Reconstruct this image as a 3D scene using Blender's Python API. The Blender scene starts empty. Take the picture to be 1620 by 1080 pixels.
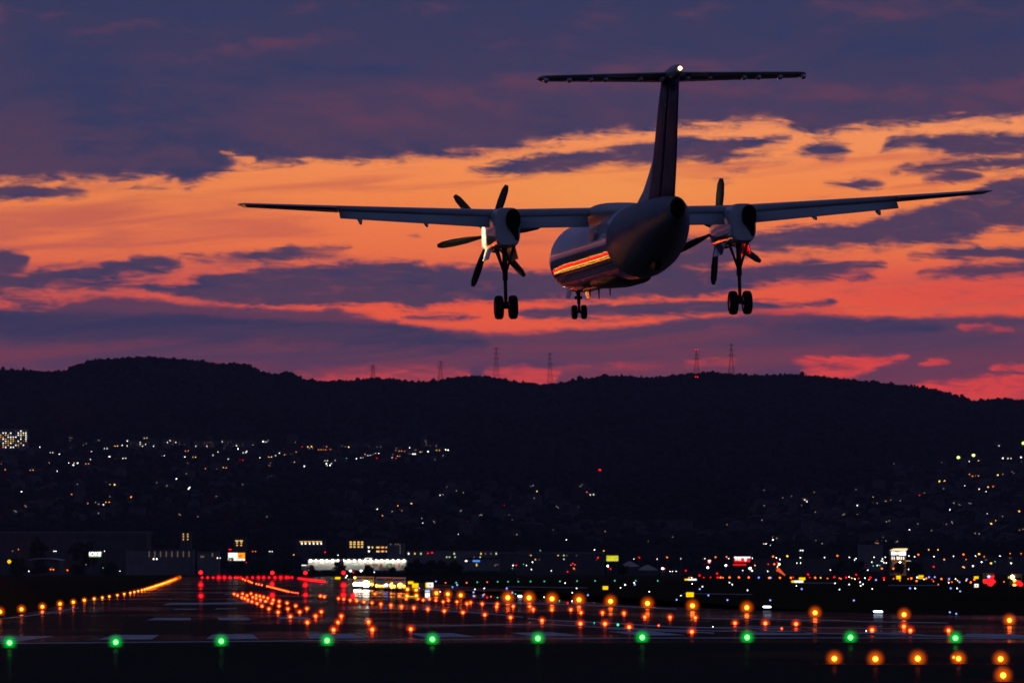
import bpy, bmesh, math, random
import numpy as np
from mathutils import Vector, Matrix, noise as mnoise
random.seed(7)
SC = bpy.context.scene
COL = SC.collection
PI = math.pi
R = math.radians

# ------------------------------------------------------------------ camera
F = 7835.0                       # focal length in photo pixels (1620 wide)
PITCH = math.atan(360.0 / F)
EYE = 3.3
cam_data = bpy.data.cameras.new("camera")
cam_data.sensor_width = 36.0
cam_data.lens = 36.0 * F / 1620.0
cam_data.clip_start = 1.0
cam_data.clip_end = 60000.0
cam_data.dof.use_dof = True
cam_data.dof.focus_distance = 188.0
cam_data.dof.aperture_fstop = 4.5
cam = bpy.data.objects.new("camera", cam_data)
COL.objects.link(cam)
cam.location = (0, 0, EYE)
cam.rotation_euler = (PI / 2 + PITCH, 0, 0)
SC.camera = cam
SC.view_settings.view_transform = 'Standard'
SC.view_settings.look = 'None'
SC.view_settings.exposure = 0.0
SC.view_settings.gamma = 1.0
SC.view_settings.use_curve_mapping = False
SC.cycles.use_denoising = True
SC.cycles.max_bounces = 6
SC.cycles.sample_clamp_indirect = 6.0
SC.cycles.filter_width = 1.6

def lin(r, g, b):
    def c(v):
        v /= 255.0
        return v / 12.92 if v <= 0.04045 else ((v + 0.055) / 1.055) ** 2.4
    return (c(r), c(g), c(b), 1.0)

# ------------------------------------------------------------------ world: dusk sky with cloud decks
SUN_ELEV, SUN_AZ = R(0.8), R(1.0)           # the sun has gone down behind the hills, under the brightest sky
world = bpy.data.worlds.new("World")
SC.world = world
world.use_nodes = True
NT = world.node_tree
NT.nodes.clear()

class G:                                      # tiny node-graph helper
    def __init__(s, nt): s.nt = nt
    def n(s, kind, **kw):
        nd = s.nt.nodes.new(kind)
        for k, v in kw.items(): setattr(nd, k, v)
        return nd
    def put(s, sock, v):
        if isinstance(v, bpy.types.NodeSocket): s.nt.links.new(v, sock)
        else: sock.default_value = v
    def m(s, op, a, b=None, c=None):
        nd = s.n('ShaderNodeMath', operation=op)
        s.put(nd.inputs[0], a)
        if b is not None: s.put(nd.inputs[1], b)
        if c is not None: s.put(nd.inputs[2], c)
        return nd.outputs[0]
    def smooth(s, x, lo, hi, a=0.0, b=1.0):
        nd = s.n('ShaderNodeMapRange', interpolation_type='SMOOTHSTEP')
        for i, v in enumerate((x, lo, hi, a, b)): s.put(nd.inputs[i], v)
        return nd.outputs[0]
    def mix(s, f, a, b):
        nd = s.n('ShaderNodeMix', data_type='RGBA')
        s.put(nd.inputs[0], f); s.put(nd.inputs[6], a); s.put(nd.inputs[7], b)
        return nd.outputs[2]
    def ramp(s, f, stops):
        nd = s.n('ShaderNodeValToRGB')
        el = nd.color_ramp.elements
        while len(el) < len(stops): el.new(0.5)
        for e, (p, c) in zip(el, stops): e.position = p
        for e, (p, c) in zip(el, stops): e.position = p; e.color = c
        s.put(nd.inputs[0], f)
        return nd.outputs[0]
    def noise(s, vec, scale, detail=4.0, rough=0.55, dims='3D', dist=0.0):
        nd = s.n('ShaderNodeTexNoise', noise_dimensions=dims)
        s.put(nd.inputs['Vector'], vec)
        nd.inputs['Scale'].default_value = scale; nd.inputs['Detail'].default_value = detail
        nd.inputs['Roughness'].default_value = rough; nd.inputs['Distortion'].default_value = dist
        return nd.outputs[0]
    def xyz(s, x, y, z=0.0):
        nd = s.n('ShaderNodeCombineXYZ')
        s.put(nd.inputs[0], x); s.put(nd.inputs[1], y); s.put(nd.inputs[2], z)
        return nd.outputs[0]

def build_sky():
    g = G(NT)
    tc = g.n('ShaderNodeTexCoord')
    sep = g.n('ShaderNodeSeparateXYZ')
    NT.links.new(tc.outputs['Generated'], sep.inputs[0])
    dx, dy, dz = sep.outputs
    fy = g.m('MAXIMUM', dy, 0.08)
    # sky-fixed chart towards the sunset: X to the right, Y downwards, one unit about 1/7835 rad
    X = g.m('MULTIPLY_ADD', g.m('DIVIDE', dx, fy), F, 810.0)
    Y = g.m('MULTIPLY_ADD', g.m('DIVIDE', dz, fy), -F, 900.0)
    big = g.noise(g.xyz(g.m('MULTIPLY', X, 0.0024), g.m('MULTIPLY', Y, 0.011)), 1.0, 3, 0.5, '2D')
    mid = g.noise(g.xyz(g.m('MULTIPLY', X, 0.011), g.m('MULTIPLY', Y, 0.035)), 1.0, 6, 0.6, '2D', 0.25)
    fin = g.noise(g.xyz(g.m('MULTIPLY', X, 0.05), g.m('MULTIPLY', Y, 0.12)), 1.0, 4, 0.6, '2D')
    fibre = g.noise(g.xyz(g.m('MULTIPLY_ADD', Y, 0.012, g.m('MULTIPLY', X, 0.0035)), g.m('MULTIPLY_ADD', X, 0.0012, g.m('MULTIPLY', Y, 0.03))), 1.0, 5, 0.55, '2D', 0.4)
    tex = g.noise(g.xyz(g.m('MULTIPLY_ADD', Y, 0.02, g.m('MULTIPLY', X, 0.016)), g.m('MULTIPLY_ADD', X, -0.006, g.m('MULTIPLY', Y, 0.085))), 1.0, 7, 0.62, '2D', 0.5)
    puff = g.noise(g.xyz(g.m('MULTIPLY', X, 0.034), g.m('MULTIPLY', Y, 0.055)), 1.0, 6, 0.6, '2D', 0.1)
    wob = g.m('ADD', g.m('MULTIPLY_ADD', mid, 26.0, -13.0), g.m('ADD', g.m('MULTIPLY_ADD', fin, 8.0, -4.0), g.m('MULTIPLY_ADD', puff, 20.0, -10.0)))
    t = g.m('DIVIDE', g.m('ADD', X, 260.0), 2140.0)
    tcl = g.m('MINIMUM', g.m('MAXIMUM', t, 0.0), 1.0)

    def curve(pts):
        nd = g.n('ShaderNodeFloatCurve')
        c = nd.mapping.curves[0]
        pp = sorted(((x + 260.0) / 2140.0, y / 700.0) for x, y in pts)
        if pp[0][0] > 0.001: pp = [(0.0, pp[0][1])] + pp
        if pp[-1][0] < 0.999: pp = pp + [(1.0, pp[-1][1])]
        c.points[0].location = pp[0]; c.points[1].location = pp[-1]
        for q in pp[1:-1]: c.points.new(*q)
        for q in c.points: q.handle_type = 'AUTO_CLAMPED'
        nd.mapping.update()
        g.put(nd.inputs['Value'], tcl)
        return g.m('MULTIPLY', nd.outputs[0], 700.0)

    def band(pts, amp=1.0, wt=5.0, wb=9.0, dens=1.0):
        """pts (x, top, bottom): the band fills top<Y<bottom with ragged edges."""
        xs = [p[0] for p in pts]
        e0, e1 = pts[0], pts[-1]
        tp = [(x, a) for x, a, b in pts]; bt = [(x, b) for x, a, b in pts]
        if xs[0] > -200:
            m0 = (e0[1] + e0[2]) / 2; tp = [(xs[0] - 30, m0 + 22)] + tp; bt = [(xs[0] - 30, m0 - 22)] + bt
        if xs[-1] < 1820:
            m1 = (e1[1] + e1[2]) / 2; tp = tp + [(xs[-1] + 30, m1 + 22)]; bt = bt + [(xs[-1] + 30, m1 - 22)]
        yy = g.m('MULTIPLY_ADD', wob, amp, Y)
        a = 1.0 if max(p[1] for p in pts) < -100 else g.smooth(g.m('SUBTRACT', yy, curve(tp)), -wt * 2.3, wt * 2.3)
        b = g.smooth(g.m('SUBTRACT', curve(bt), yy), -wb * 2.3, wb * 2.3)
        r = g.m('MULTIPLY', a, b)
        return r if dens == 1.0 else g.m('MULTIPLY', r, dens)

    def union(ms):
        r = None
        for k in ms:
            inv = g.m('SUBTRACT', 1.0, k)
            r = inv if r is None else g.m('MULTIPLY', r, inv)
        return g.m('SUBTRACT', 1.0, r)

    yn = g.m('MINIMUM', g.m('MAXIMUM', g.m('DIVIDE', Y, 700.0), 0.0), 1.0)
    clear = g.ramp(yn, [(a / 700.0, lin(*c)) for a, c in (
        (150, (250, 150, 105)), (210, (255, 152, 94)), (260, (255, 147, 86)), (305, (255, 142, 78)), (350, (252, 130, 76)), (395, (249, 122, 74)),
        (440, (242, 100, 74)), (480, (250, 96, 66)), (515, (250, 98, 68)), (560, (236, 78, 76)), (600, (236, 70, 74)), (650, (246, 76, 80)))])
    left = g.smooth(X, 120.0, 640.0, 1.0, 0.0)
    veil = g.m('MULTIPLY', left, g.smooth(fibre, 0.34, 0.62, 0.15, 0.75))
    clear = g.mix(veil, clear, g.ramp(yn, [(a / 700.0, lin(*c)) for a, c in ((250, (236, 134, 86)), (330, (206, 104, 82)), (420, (196, 92, 88)), (520, (196, 76, 84)))]))
    glow = g.m('MULTIPLY', g.smooth(g.m('ABSOLUTE', g.m('SUBTRACT', X, 960.0)), 0.0, 330.0, 1.0, 0.0),
               g.smooth(g.m('ABSOLUTE', g.m('SUBTRACT', Y, 300.0)), 0.0, 75.0, 1.0, 0.0))
    clear = g.mix(g.m('MULTIPLY', glow, 0.75), clear, lin(255, 158, 84))
    pinkr = g.m('MULTIPLY', g.smooth(X, 1180.0, 1560.0), g.smooth(g.m('ABSOLUTE', g.m('SUBTRACT', Y, 462.0)), 0.0, 62.0, 1.0, 0.0))
    clear = g.mix(g.m('MULTIPLY', pinkr, 0.6), clear, lin(232, 80, 74))
    streak = g.smooth(fibre, 0.52, 0.76, 0.0, 0.55)
    clear = g.mix(streak, clear, lin(206, 98, 82))

    deck = band([(-260, -400, 300), (0, -400, 286), (60, -400, 284), (120, -400, 283), (200, -400, 281), (270, -400, 282), (296, -400, 292), (330, -400, 277), (400, -400, 262),
                 (500, -400, 257), (600, -400, 252), (690, -400, 246), (760, -400, 242), (820, -400, 232), (880, -400, 222), (950, -400, 212), (1040, -400, 204),
                 (1140, -400, 197), (1230, -400, 192), (1262, -400, 203), (1300, -400, 211), (1345, -400, 204), (1400, -400, 199), (1500, -400, 190), (1620, -400, 184), (1880, -400, 176)], 0.8, 5, 8)
    holes = g.m('ADD', band([(350, 240, 245), (366, 241, 249), (385, 243, 254), (400, 244, 252)], 0.6, 3, 3, 0.85),
                band([(478, 248, 250), (492, 247, 254), (506, 248, 252)], 0.2, 3, 4, 0.35))
    deck = g.m('MULTIPLY', deck, g.m('SUBTRACT', 1.0, holes))
    A = [
        band([(-260, 288, 316), (0, 292, 316), (60, 293, 315), (105, 297, 312), (138, 304, 308)], 0.35, 4, 5),
        band([(740, 269, 272), (800, 253, 276), (860, 243, 273), (920, 236, 268), (960, 232, 263), (1000, 228, 258), (1050, 222, 254), (1085, 214, 252), (1130, 217, 257), (1170, 217, 241), (1210, 214, 230), (1250, 213, 217)], 0.5, 4, 6),
        band([(1150, 243, 262), (1200, 238, 258), (1260, 234, 246)], 0.8, 8, 10, 0.45),
        band([(1262, 234, 240), (1288, 226, 247), (1312, 222, 250), (1332, 225, 246), (1352, 233, 236)], 0.4, 5, 6, 0.95),
        band([(1395, 233, 238), (1412, 217, 238), (1450, 211, 232), (1490, 213, 241), (1510, 210, 245), (1560, 208, 246), (1880, 212, 246)], 0.45, 4, 6),
        band([(1412, 267, 269), (1450, 258, 273), (1500, 254, 270), (1560, 248, 267), (1880, 250, 274)], 0.45, 4, 5),
        band([(1462, 281, 286), (1490, 275, 288), (1525, 269, 287), (1556, 272, 280)], 0.35, 4, 4),
        band([(1302, 292, 294), (1340, 286, 297), (1366, 282, 298), (1398, 288, 295)], 0.3, 4, 4),
        band([(1112, 285, 287), (1138, 280, 289), (1162, 285, 287)], 0.25, 4, 4, 0.6),
        band([(1150, 268, 271), (1180, 266, 271)], 0.25, 4, 4, 0.5),
        band([(185, 299, 301), (235, 293, 299), (262, 293, 298)], 0.3, 3, 3, 0.6),
        band([(640, 372, 375), (660, 369, 375)], 0.2, 3, 3, 0.5),
        band([(1040, 376, 440), (1085, 378, 428), (1140, 374, 424), (1180, 370, 402), (1220, 362, 398), (1300, 357, 395), (1350, 351, 393), (1400, 345, 390), (1430, 334, 389), (1480, 322, 388), (1530, 307, 381), (1560, 289, 373), (1590, 281, 365), (1880, 270, 360)], 0.6, 5, 7),
        band([(1050, 424, 470), (1085, 427, 466), (1130, 425, 466), (1180, 421, 456), (1220, 415, 450), (1260, 413, 446), (1290, 411, 444), (1330, 414, 438), (1350, 413, 428), (1400, 416, 421)], 0.4, 4, 6, 0.97),
        band([(1345, 430, 440), (1380, 431, 441)], 0.4, 5, 5, 0.7),
        band([(1440, 402, 406), (1480, 397, 408), (1540, 391, 411), (1880, 388, 411)], 0.4, 4, 5),
        band([(1452, 431, 434), (1490, 424, 437), (1560, 418, 437), (1880, 414, 433)], 0.4, 4, 5),
        band([(1290, 430, 447), (1500, 455, 470), (1640, 448, 476)], 1.0, 12, 14, 0.28),
        band([(-260, 378, 456), (0, 390, 452), (20, 396, 442), (40, 402, 424)], 0.9, 6, 8),
        band([(-40, 446, 462), (20, 440, 461), (60, 430, 459), (100, 421, 453), (150, 416, 447), (190, 410, 441), (220, 404, 437), (258, 406, 431), (284, 413, 425)], 0.5, 5, 8),
        band([(284, 401, 404), (310, 399, 408), (345, 401, 414), (370, 399, 418), (400, 396, 418), (440, 393, 415), (462, 387, 412), (490, 390, 406), (525, 390, 401), (552, 388, 394)], 0.45, 4, 8, 0.92),
        band([(95, 456, 459), (200, 448, 458), (280, 446, 468), (340, 432, 482), (420, 424, 484), (500, 418, 484), (560, 413, 482), (600, 412, 481), (640, 414, 488), (700, 417, 481), (760, 418, 478), (830, 427, 477), (900, 425, 475), (960, 420, 474), (1010, 420, 472), (1100, 430, 471)], 0.5, 5, 4),
        band([(0, 470, 478), (30, 470, 486), (110, 474, 484)], 0.6, 5, 5, 0.8),
        band([(640, 500, 506), (700, 496, 504), (760, 497, 501)], 0.25, 3, 4, 0.95),
        band([(812, 492, 496), (850, 487, 503), (900, 484, 507), (960, 482, 505), (1010, 479, 501), (1080, 476, 499), (1160, 474, 497), (1210, 475, 493), (1260, 477, 488), (1320, 475, 481)], 0.3, 3, 5),
    ]
    low_haze = band([(-260, 484, 900), (0, 488, 900), (600, 512, 900), (650, 514, 900), (720, 522, 900), (800, 527, 900), (850, 526, 900), (900, 519, 900), (960, 519, 900), (1010, 514, 900), (1080, 503, 900),
                     (1160, 498, 900), (1240, 494, 900), (1300, 497, 900), (1345, 502, 900), (1400, 504, 900), (1460, 500, 900), (1500, 498, 900), (1620, 499, 900), (1880, 496, 900)], 0.35, 4, 5)
    blue = [
        band([(-260, 486, 536), (0, 488, 538), (70, 487, 540), (120, 474, 540), (180, 470, 541), (220, 470, 541), (280, 477, 541), (340, 482, 541), (420, 487, 541), (500, 490, 545), (520, 485, 546), (540, 489, 547), (570, 496, 548), (600, 501, 549), (650, 516, 550), (720, 530, 552), (770, 538, 548)], 0.5, 5, 10),
        band([(1185, 514, 519), (1220, 509, 525), (1260, 504, 526), (1310, 502, 527), (1400, 503, 528), (1450, 508, 527), (1495, 513, 522)], 0.3, 5, 6, 0.85),
    ]
    gaps = [
        band([(1250, 565, 568), (1300, 564, 576), (1350, 563, 574), (1400, 563, 571), (1436, 561, 566)], 0.6, 3, 4, 0.9),
        band([(1275, 584, 600), (1330, 580, 600), (1365, 574, 592), (1400, 568, 577), (1430, 562, 566)], 0.6, 5, 4, 0.95),
        band([(1456, 571, 576), (1475, 569, 579), (1500, 570, 577)], 0.6, 3, 3),
        band([(1568, 578, 584), (1600, 577, 586), (1660, 580, 590)], 0.6, 3, 3),
        band([(1440, 608, 800), (1500, 604, 800), (1545, 599, 800), (1575, 596, 800), (1880, 594, 800)], 0.6, 4, 5),
        band([(1085, 574, 579), (1120, 571, 577), (1160, 569, 575)], 0.6, 4, 4, 0.75),
        band([(880, 581, 586), (940, 576, 584), (1050, 574, 579)], 0.6, 5, 5, 0.55),
        band([(470, 592, 680), (520, 588, 680), (580, 585, 680), (640, 582, 680), (700, 590, 680), (740, 590, 680)], 0.6, 9, 5, 0.75),
        band([(770, 586, 640), (840, 583, 640), (880, 584, 600)], 0.6, 6, 5, 0.85),
        band([(1520, 513, 520), (1560, 515, 521), (1600, 518, 524)], 0.6, 3, 4, 0.75),
        band([(1130, 515, 519), (1165, 516, 518)], 0.6, 3, 4, 0.35),
        band([(1190, 489, 497), (1260, 488, 498), (1330, 486, 500)], 0.4, 4, 4, 0.5),
        band([(-60, 566, 640), (60, 572, 640)], 0.5, 12, 8, 0.2),
    ]
    def fray(c, k=1.7):
        edge = g.m('MULTIPLY', c, g.m('SUBTRACT', 1.0, c))
        return g.smooth(g.m('MULTIPLY_ADD', edge, g.m('MULTIPLY_ADD', tex, 4.4 * k, -2.2 * k), c), 0.02, 0.98)
    wide = g.smooth(g.m('ABSOLUTE', g.m('SUBTRACT', X, 850.0)), 1000.0, 3200.0)
    clear = g.mix(wide, clear, lin(104, 68, 90))
    C = fray(union(A))
    deck = fray(deck)
    low_haze = fray(low_haze, 0.8)
    purple = g.ramp(yn, [(a / 700.0, lin(*c)) for a, c in (
        (0, (57, 60, 95)), (110, (66, 62, 96)), (200, (80, 64, 94)), (290, (88, 66, 93)), (420, (82, 64, 94)), (500, (90, 66, 94)), (560, (104, 62, 92)), (610, (124, 62, 90)), (700, (140, 62, 86)))])
    tint = g.m('ADD', g.m('MULTIPLY_ADD', big, 1.2, -0.6), g.m('MULTIPLY_ADD', mid, 0.8, -0.4))
    purple = g.mix(g.smooth(tint, 0.0, 0.42, 0.0, 0.6), purple, lin(108, 66, 90))
    purple = g.mix(g.smooth(tint, 0.0, -0.36, 0.0, 0.8), purple, lin(52, 60, 98))
    rim = g.m('MULTIPLY', C, g.smooth(tex, 0.25, 0.5, 0.9, 1.0))
    col = g.mix(rim, clear, purple)
    col = g.mix(deck, col, purple)
    hz = g.ramp(yn, [(a / 700.0, lin(*c)) for a, c in ((490, (86, 66, 96)), (540, (98, 66, 94)), (580, (116, 66, 92)), (620, (122, 64, 88)))])
    hz = g.mix(g.smooth(fibre, 0.42, 0.7, 0.0, 0.5), hz, lin(134, 66, 86))
    hz = g.mix(g.smooth(fibre, 0.5, 0.3, 0.0, 0.55), hz, lin(80, 64, 98))
    col = g.mix(low_haze, col, hz)
    col = g.mix(fray(union(gaps), 1.0), col, g.mix(g.smooth(X, 500.0, 1200.0), g.mix(g.smooth(tex, 0.35, 0.62), lin(180, 70, 84), lin(208, 74, 80)), g.mix(wide, g.mix(g.smooth(tex, 0.34, 0.6), lin(204, 70, 80), lin(240, 76, 72)), lin(96, 62, 88))))
    col = g.mix(g.m('MULTIPLY', fray(union(blue), 1.0), 0.9), col, g.mix(g.smooth(fibre, 0.35, 0.65), lin(58, 58, 94), lin(76, 62, 94)))
    # rest of the vault: a dusk deck that turns bluer and darker away from the sunset
    east = g.mix(g.smooth(dz, 0.0, 0.9), lin(60, 66, 98), lin(44, 52, 84))
    front = g.m('MULTIPLY', g.smooth(dy, 0.25, 0.8), g.smooth(dz, 0.55, 0.16))
    col = g.mix(front, east, col)
    sky = g.n('ShaderNodeTexSky', sky_type='NISHITA')
    sky.sun_disc = False
    sky.sun_elevation = SUN_ELEV
    sky.sun_rotation = SUN_AZ
    bg1 = g.n('ShaderNodeBackground'); g.put(bg1.inputs[0], col); bg1.inputs[1].default_value = 1.03
    bg2 = g.n('ShaderNodeBackground'); g.put(bg2.inputs[0], sky.outputs[0])
    g.put(bg2.inputs[1], g.m('MULTIPLY', g.m('SUBTRACT', 1.0, front), 0.01))       # clear dusk air above and behind the cloud deck
    add = g.n('ShaderNodeAddShader')
    NT.links.new(bg1.outputs[0], add.inputs[0]); NT.links.new(bg2.outputs[0], add.inputs[1])
    out = g.n('ShaderNodeOutputWorld')
    NT.links.new(add.outputs[0], out.inputs[0])
build_sky()
world.cycles.sampling_method = 'MANUAL'
world.cycles.sample_map_resolution = 512

sun_data = bpy.data.lights.new("sun", 'SUN')
sun_data.energy = 0.12; sun_data.angle = R(0.53); sun_data.color = (1.0, 0.45, 0.2)
sun = bpy.data.objects.new("sun", sun_data); COL.objects.link(sun)
sd = Vector((math.sin(SUN_AZ) * math.cos(SUN_ELEV), math.cos(SUN_AZ) * math.cos(SUN_ELEV), math.sin(SUN_ELEV)))
sun.rotation_euler = sd.to_track_quat('Z', 'Y').to_euler()

# ------------------------------------------------------------------ helpers
def ray(px, py):
    """direction through a photo pixel, scaled so that its forward (y) part is 1"""
    u, w = (px - 810.0) / F, (540.0 - py) / F
    c, s = math.cos(PITCH), math.sin(PITCH)
    y = c - w * s; z = s + w * c
    return u / y, z / y
def at(px, py, d):
    u, v = ray(px, py)
    return Vector((u * d, d, EYE + v * d))
def on_ground(px, py, z=0.0):
    u, v = ray(px, py)
    d = (z - EYE) / v
    return Vector((u * d, d, z))

class MB:
    def __init__(s): s.v = []; s.f = []; s.mi = []; s.sm = []
    def add(s, vs, fs, m=0, smooth=False):
        o = len(s.v); s.v += [tuple(p) for p in vs]
        for f in fs: s.f.append(tuple(i + o for i in f)); s.mi.append(m); s.sm.append(smooth)
        return s
    def box(s, c, sz, m=0, rz=0.0, M=None):
        hx, hy, hz = sz[0] / 2, sz[1] / 2, sz[2] / 2
        vs = [Vector((x * hx, y * hy, z * hz)) for z in (-1, 1) for x, y in ((-1, -1), (1, -1), (1, 1), (-1, 1))]
        if rz: vs = [Matrix.Rotation(rz, 3, 'Z') @ p for p in vs]
        if M is not None: vs = [M @ p for p in vs]
        vs = [p + Vector(c) for p in vs]
        return s.add(vs, [(3, 2, 1, 0), (4, 5, 6, 7), (0, 1, 5, 4), (1, 2, 6, 5), (2, 3, 7, 6), (3, 0, 4, 7)], m)
    def tube(s, a, b, r0, r1=None, n=8, m=0, caps=True, smooth=True):
        a, b = Vector(a), Vector(b); r1 = r0 if r1 is None else r1
        q = (b - a).to_track_quat('Z', 'Y')
        vs = []
        for p, r in ((a, r0), (b, r1)):
            for i in range(n):
                t = 2 * PI * i / n
                vs.append(p + q @ Vector((r * math.cos(t), r * math.sin(t), 0)))
        fs = [(i, (i + 1) % n, n + (i + 1) % n, n + i) for i in range(n)]
        s.add(vs, fs, m, smooth)
        if caps:
            s.add(vs[:n], [tuple(reversed(range(n)))], m); s.add(vs[n:], [tuple(range(n))], m)
        return s
    def ball(s, c, r, nu=10, nv=6, m=0, sq=(1, 1, 1), half=False):
        c = Vector(c); vs = []; fs = []
        lo = 0.0 if half else -PI / 2
        for j in range(nv + 1):
            ph = lo + (PI / 2 - lo) * j / nv
            for i in range(nu):
                t = 2 * PI * i / nu
                vs.append(c + Vector((r * math.cos(ph) * math.cos(t) * sq[0], r * math.cos(ph) * math.sin(t) * sq[1], r * math.sin(ph) * sq[2])))
        for j in range(nv):
            for i in range(nu):
                k = (i + 1) % nu
                fs.append((j * nu + i, j * nu + k, (j + 1) * nu + k, (j + 1) * nu + i))
        return s.add(vs, fs, m, True)
    def loft(s, rings, m=0, cap0=True, cap1=True, smooth=True, closed=True):
        n = len(rings[0]); vs = [p for r in rings for p in r]; fs = []
        for j in range(len(rings) - 1):
            for i in range(n if closed else n - 1):
                k = (i + 1) % n
                fs.append((j * n + i, j * n + k, (j + 1) * n + k, (j + 1) * n + i))
        s.add(vs, fs, m, smooth)
        if cap0: s.add(rings[0], [tuple(reversed(range(n)))], m)
        if cap1: s.add(rings[-1], [tuple(range(n))], m)
        return s
    def build(s, name, mats, parent=None, loc=None):
        me = bpy.data.meshes.new(name)
        me.from_pydata(s.v, [], s.f)
        if not isinstance(mats, (list, tuple)): mats = [mats]
        for k in mats: me.materials.append(k)
        me.polygons.foreach_set('material_index', s.mi)
        me.polygons.foreach_set('use_smooth', s.sm)
        bm = bmesh.new(); bm.from_mesh(me)
        bmesh.ops.remove_doubles(bm, verts=bm.verts, dist=1e-5)
        bmesh.ops.recalc_face_normals(bm, faces=bm.faces); bm.to_mesh(me); bm.free()
        me.update()
        o = bpy.data.objects.new(name, me); COL.objects.link(o)
        if parent is not None: o.parent = parent
        if loc is not None: o.location = loc
        return o
def tag(o, label=None, cat=None, group=None, kind=None):
    if label: o['label'] = label
    if cat: o['category'] = cat
    if group: o['group'] = group
    if kind: o['kind'] = kind
    return o
def empty(name, loc=(0, 0, 0), label=None, cat=None, group=None):
    o = bpy.data.objects.new(name, None); COL.objects.link(o); o.location = loc
    o.empty_display_size = 0.5
    return tag(o, label, cat, group)
def dup(root, loc, label=None, group=None):
    r = root.copy(); COL.objects.link(r); r.location = loc
    if label: r['label'] = label
    if group: r['group'] = group
    for ch in list(root.children):
        c = ch.copy(); COL.objects.link(c); c.parent = r
        for gc in ch.children:
            d = gc.copy(); COL.objects.link(d); d.parent = c
    return r

# ------------------------------------------------------------------ materials
def mat(name, col, rough=0.6, metal=0.0, spec=0.5, var=0.15, scale=6.0, coat=0.0):
    m = bpy.data.materials.new(name); m.use_nodes = True
    nt = m.node_tree; b = nt.nodes['Principled BSDF']; g = G(nt)
    tc = g.n('ShaderNodeTexCoord')
    nz = g.noise(tc.outputs['Object'], scale, 5, 0.6)
    c2 = tuple(max(0.0, x * (1 - var)) for x in col[:3]) + (1,)
    c1 = tuple(min(1.0, x * (1 + var)) for x in col[:3]) + (1,)
    g.put(b.inputs['Base Color'], g.mix(g.smooth(nz, 0.3, 0.7), c2, c1))
    g.put(b.inputs['Roughness'], g.smooth(nz, 0.25, 0.75, rough * 0.85, min(1.0, rough * 1.15)))
    b.inputs['Metallic'].default_value = metal
    b.inputs['Specular IOR Level'].default_value = spec
    b.inputs['Coat Weight'].default_value = coat
    b.inputs['Coat Roughness'].default_value = 0.04
    return m
def glowmat(name, col, strength, sampled=True):
    m = bpy.data.materials.new(name); m.use_nodes = True
    nt = m.node_tree; nt.nodes.clear(); g = G(nt)
    e = g.n('ShaderNodeEmission'); e.inputs[0].default_value = tuple(col[:3]) + (1,); e.inputs[1].default_value = strength
    o = g.n('ShaderNodeOutputMaterial'); nt.links.new(e.outputs[0], o.inputs[0])
    m.cycles.emission_sampling = 'AUTO' if sampled else 'NONE'
    return m
def shaded_skin(g, b, nt):
    tc = g.n('ShaderNodeTexCoord'); sp = g.n('ShaderNodeSeparateXYZ'); nt.links.new(tc.outputs['Object'], sp.inputs[0])
    nz = g.noise(tc.outputs['Object'], 0.9, 4, 0.6)
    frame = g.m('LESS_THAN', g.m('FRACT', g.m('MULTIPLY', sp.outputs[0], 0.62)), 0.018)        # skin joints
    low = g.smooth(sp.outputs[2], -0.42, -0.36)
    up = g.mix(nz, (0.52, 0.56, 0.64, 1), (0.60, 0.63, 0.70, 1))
    c = g.mix(low, (0.020, 0.026, 0.060, 1), up)  # belly shade and dark ground reflection put into the colour
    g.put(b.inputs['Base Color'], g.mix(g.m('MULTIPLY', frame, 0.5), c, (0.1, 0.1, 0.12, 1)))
    g.put(b.inputs['Roughness'], g.m('MULTIPLY_ADD', nz, 0.03, 0.045))
    b.inputs['Specular IOR Level'].default_value = 0.45
    rp = g.noise(tc.outputs['Object'], 3.2, 4, 0.65)
    bp = g.n('ShaderNodeBump'); bp.inputs['Strength'].default_value = 0.10; bp.inputs['Distance'].default_value = 0.03
    g.put(bp.inputs['Height'], rp); g.put(b.inputs['Normal'], bp.outputs[0])                   # slight ripple of the skin panels
def shader(name, build):
    m = bpy.data.materials.new(name); m.use_nodes = True
    nt = m.node_tree; g = G(nt); b = nt.nodes['Principled BSDF']
    build(g, b, nt)
    return m
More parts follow.
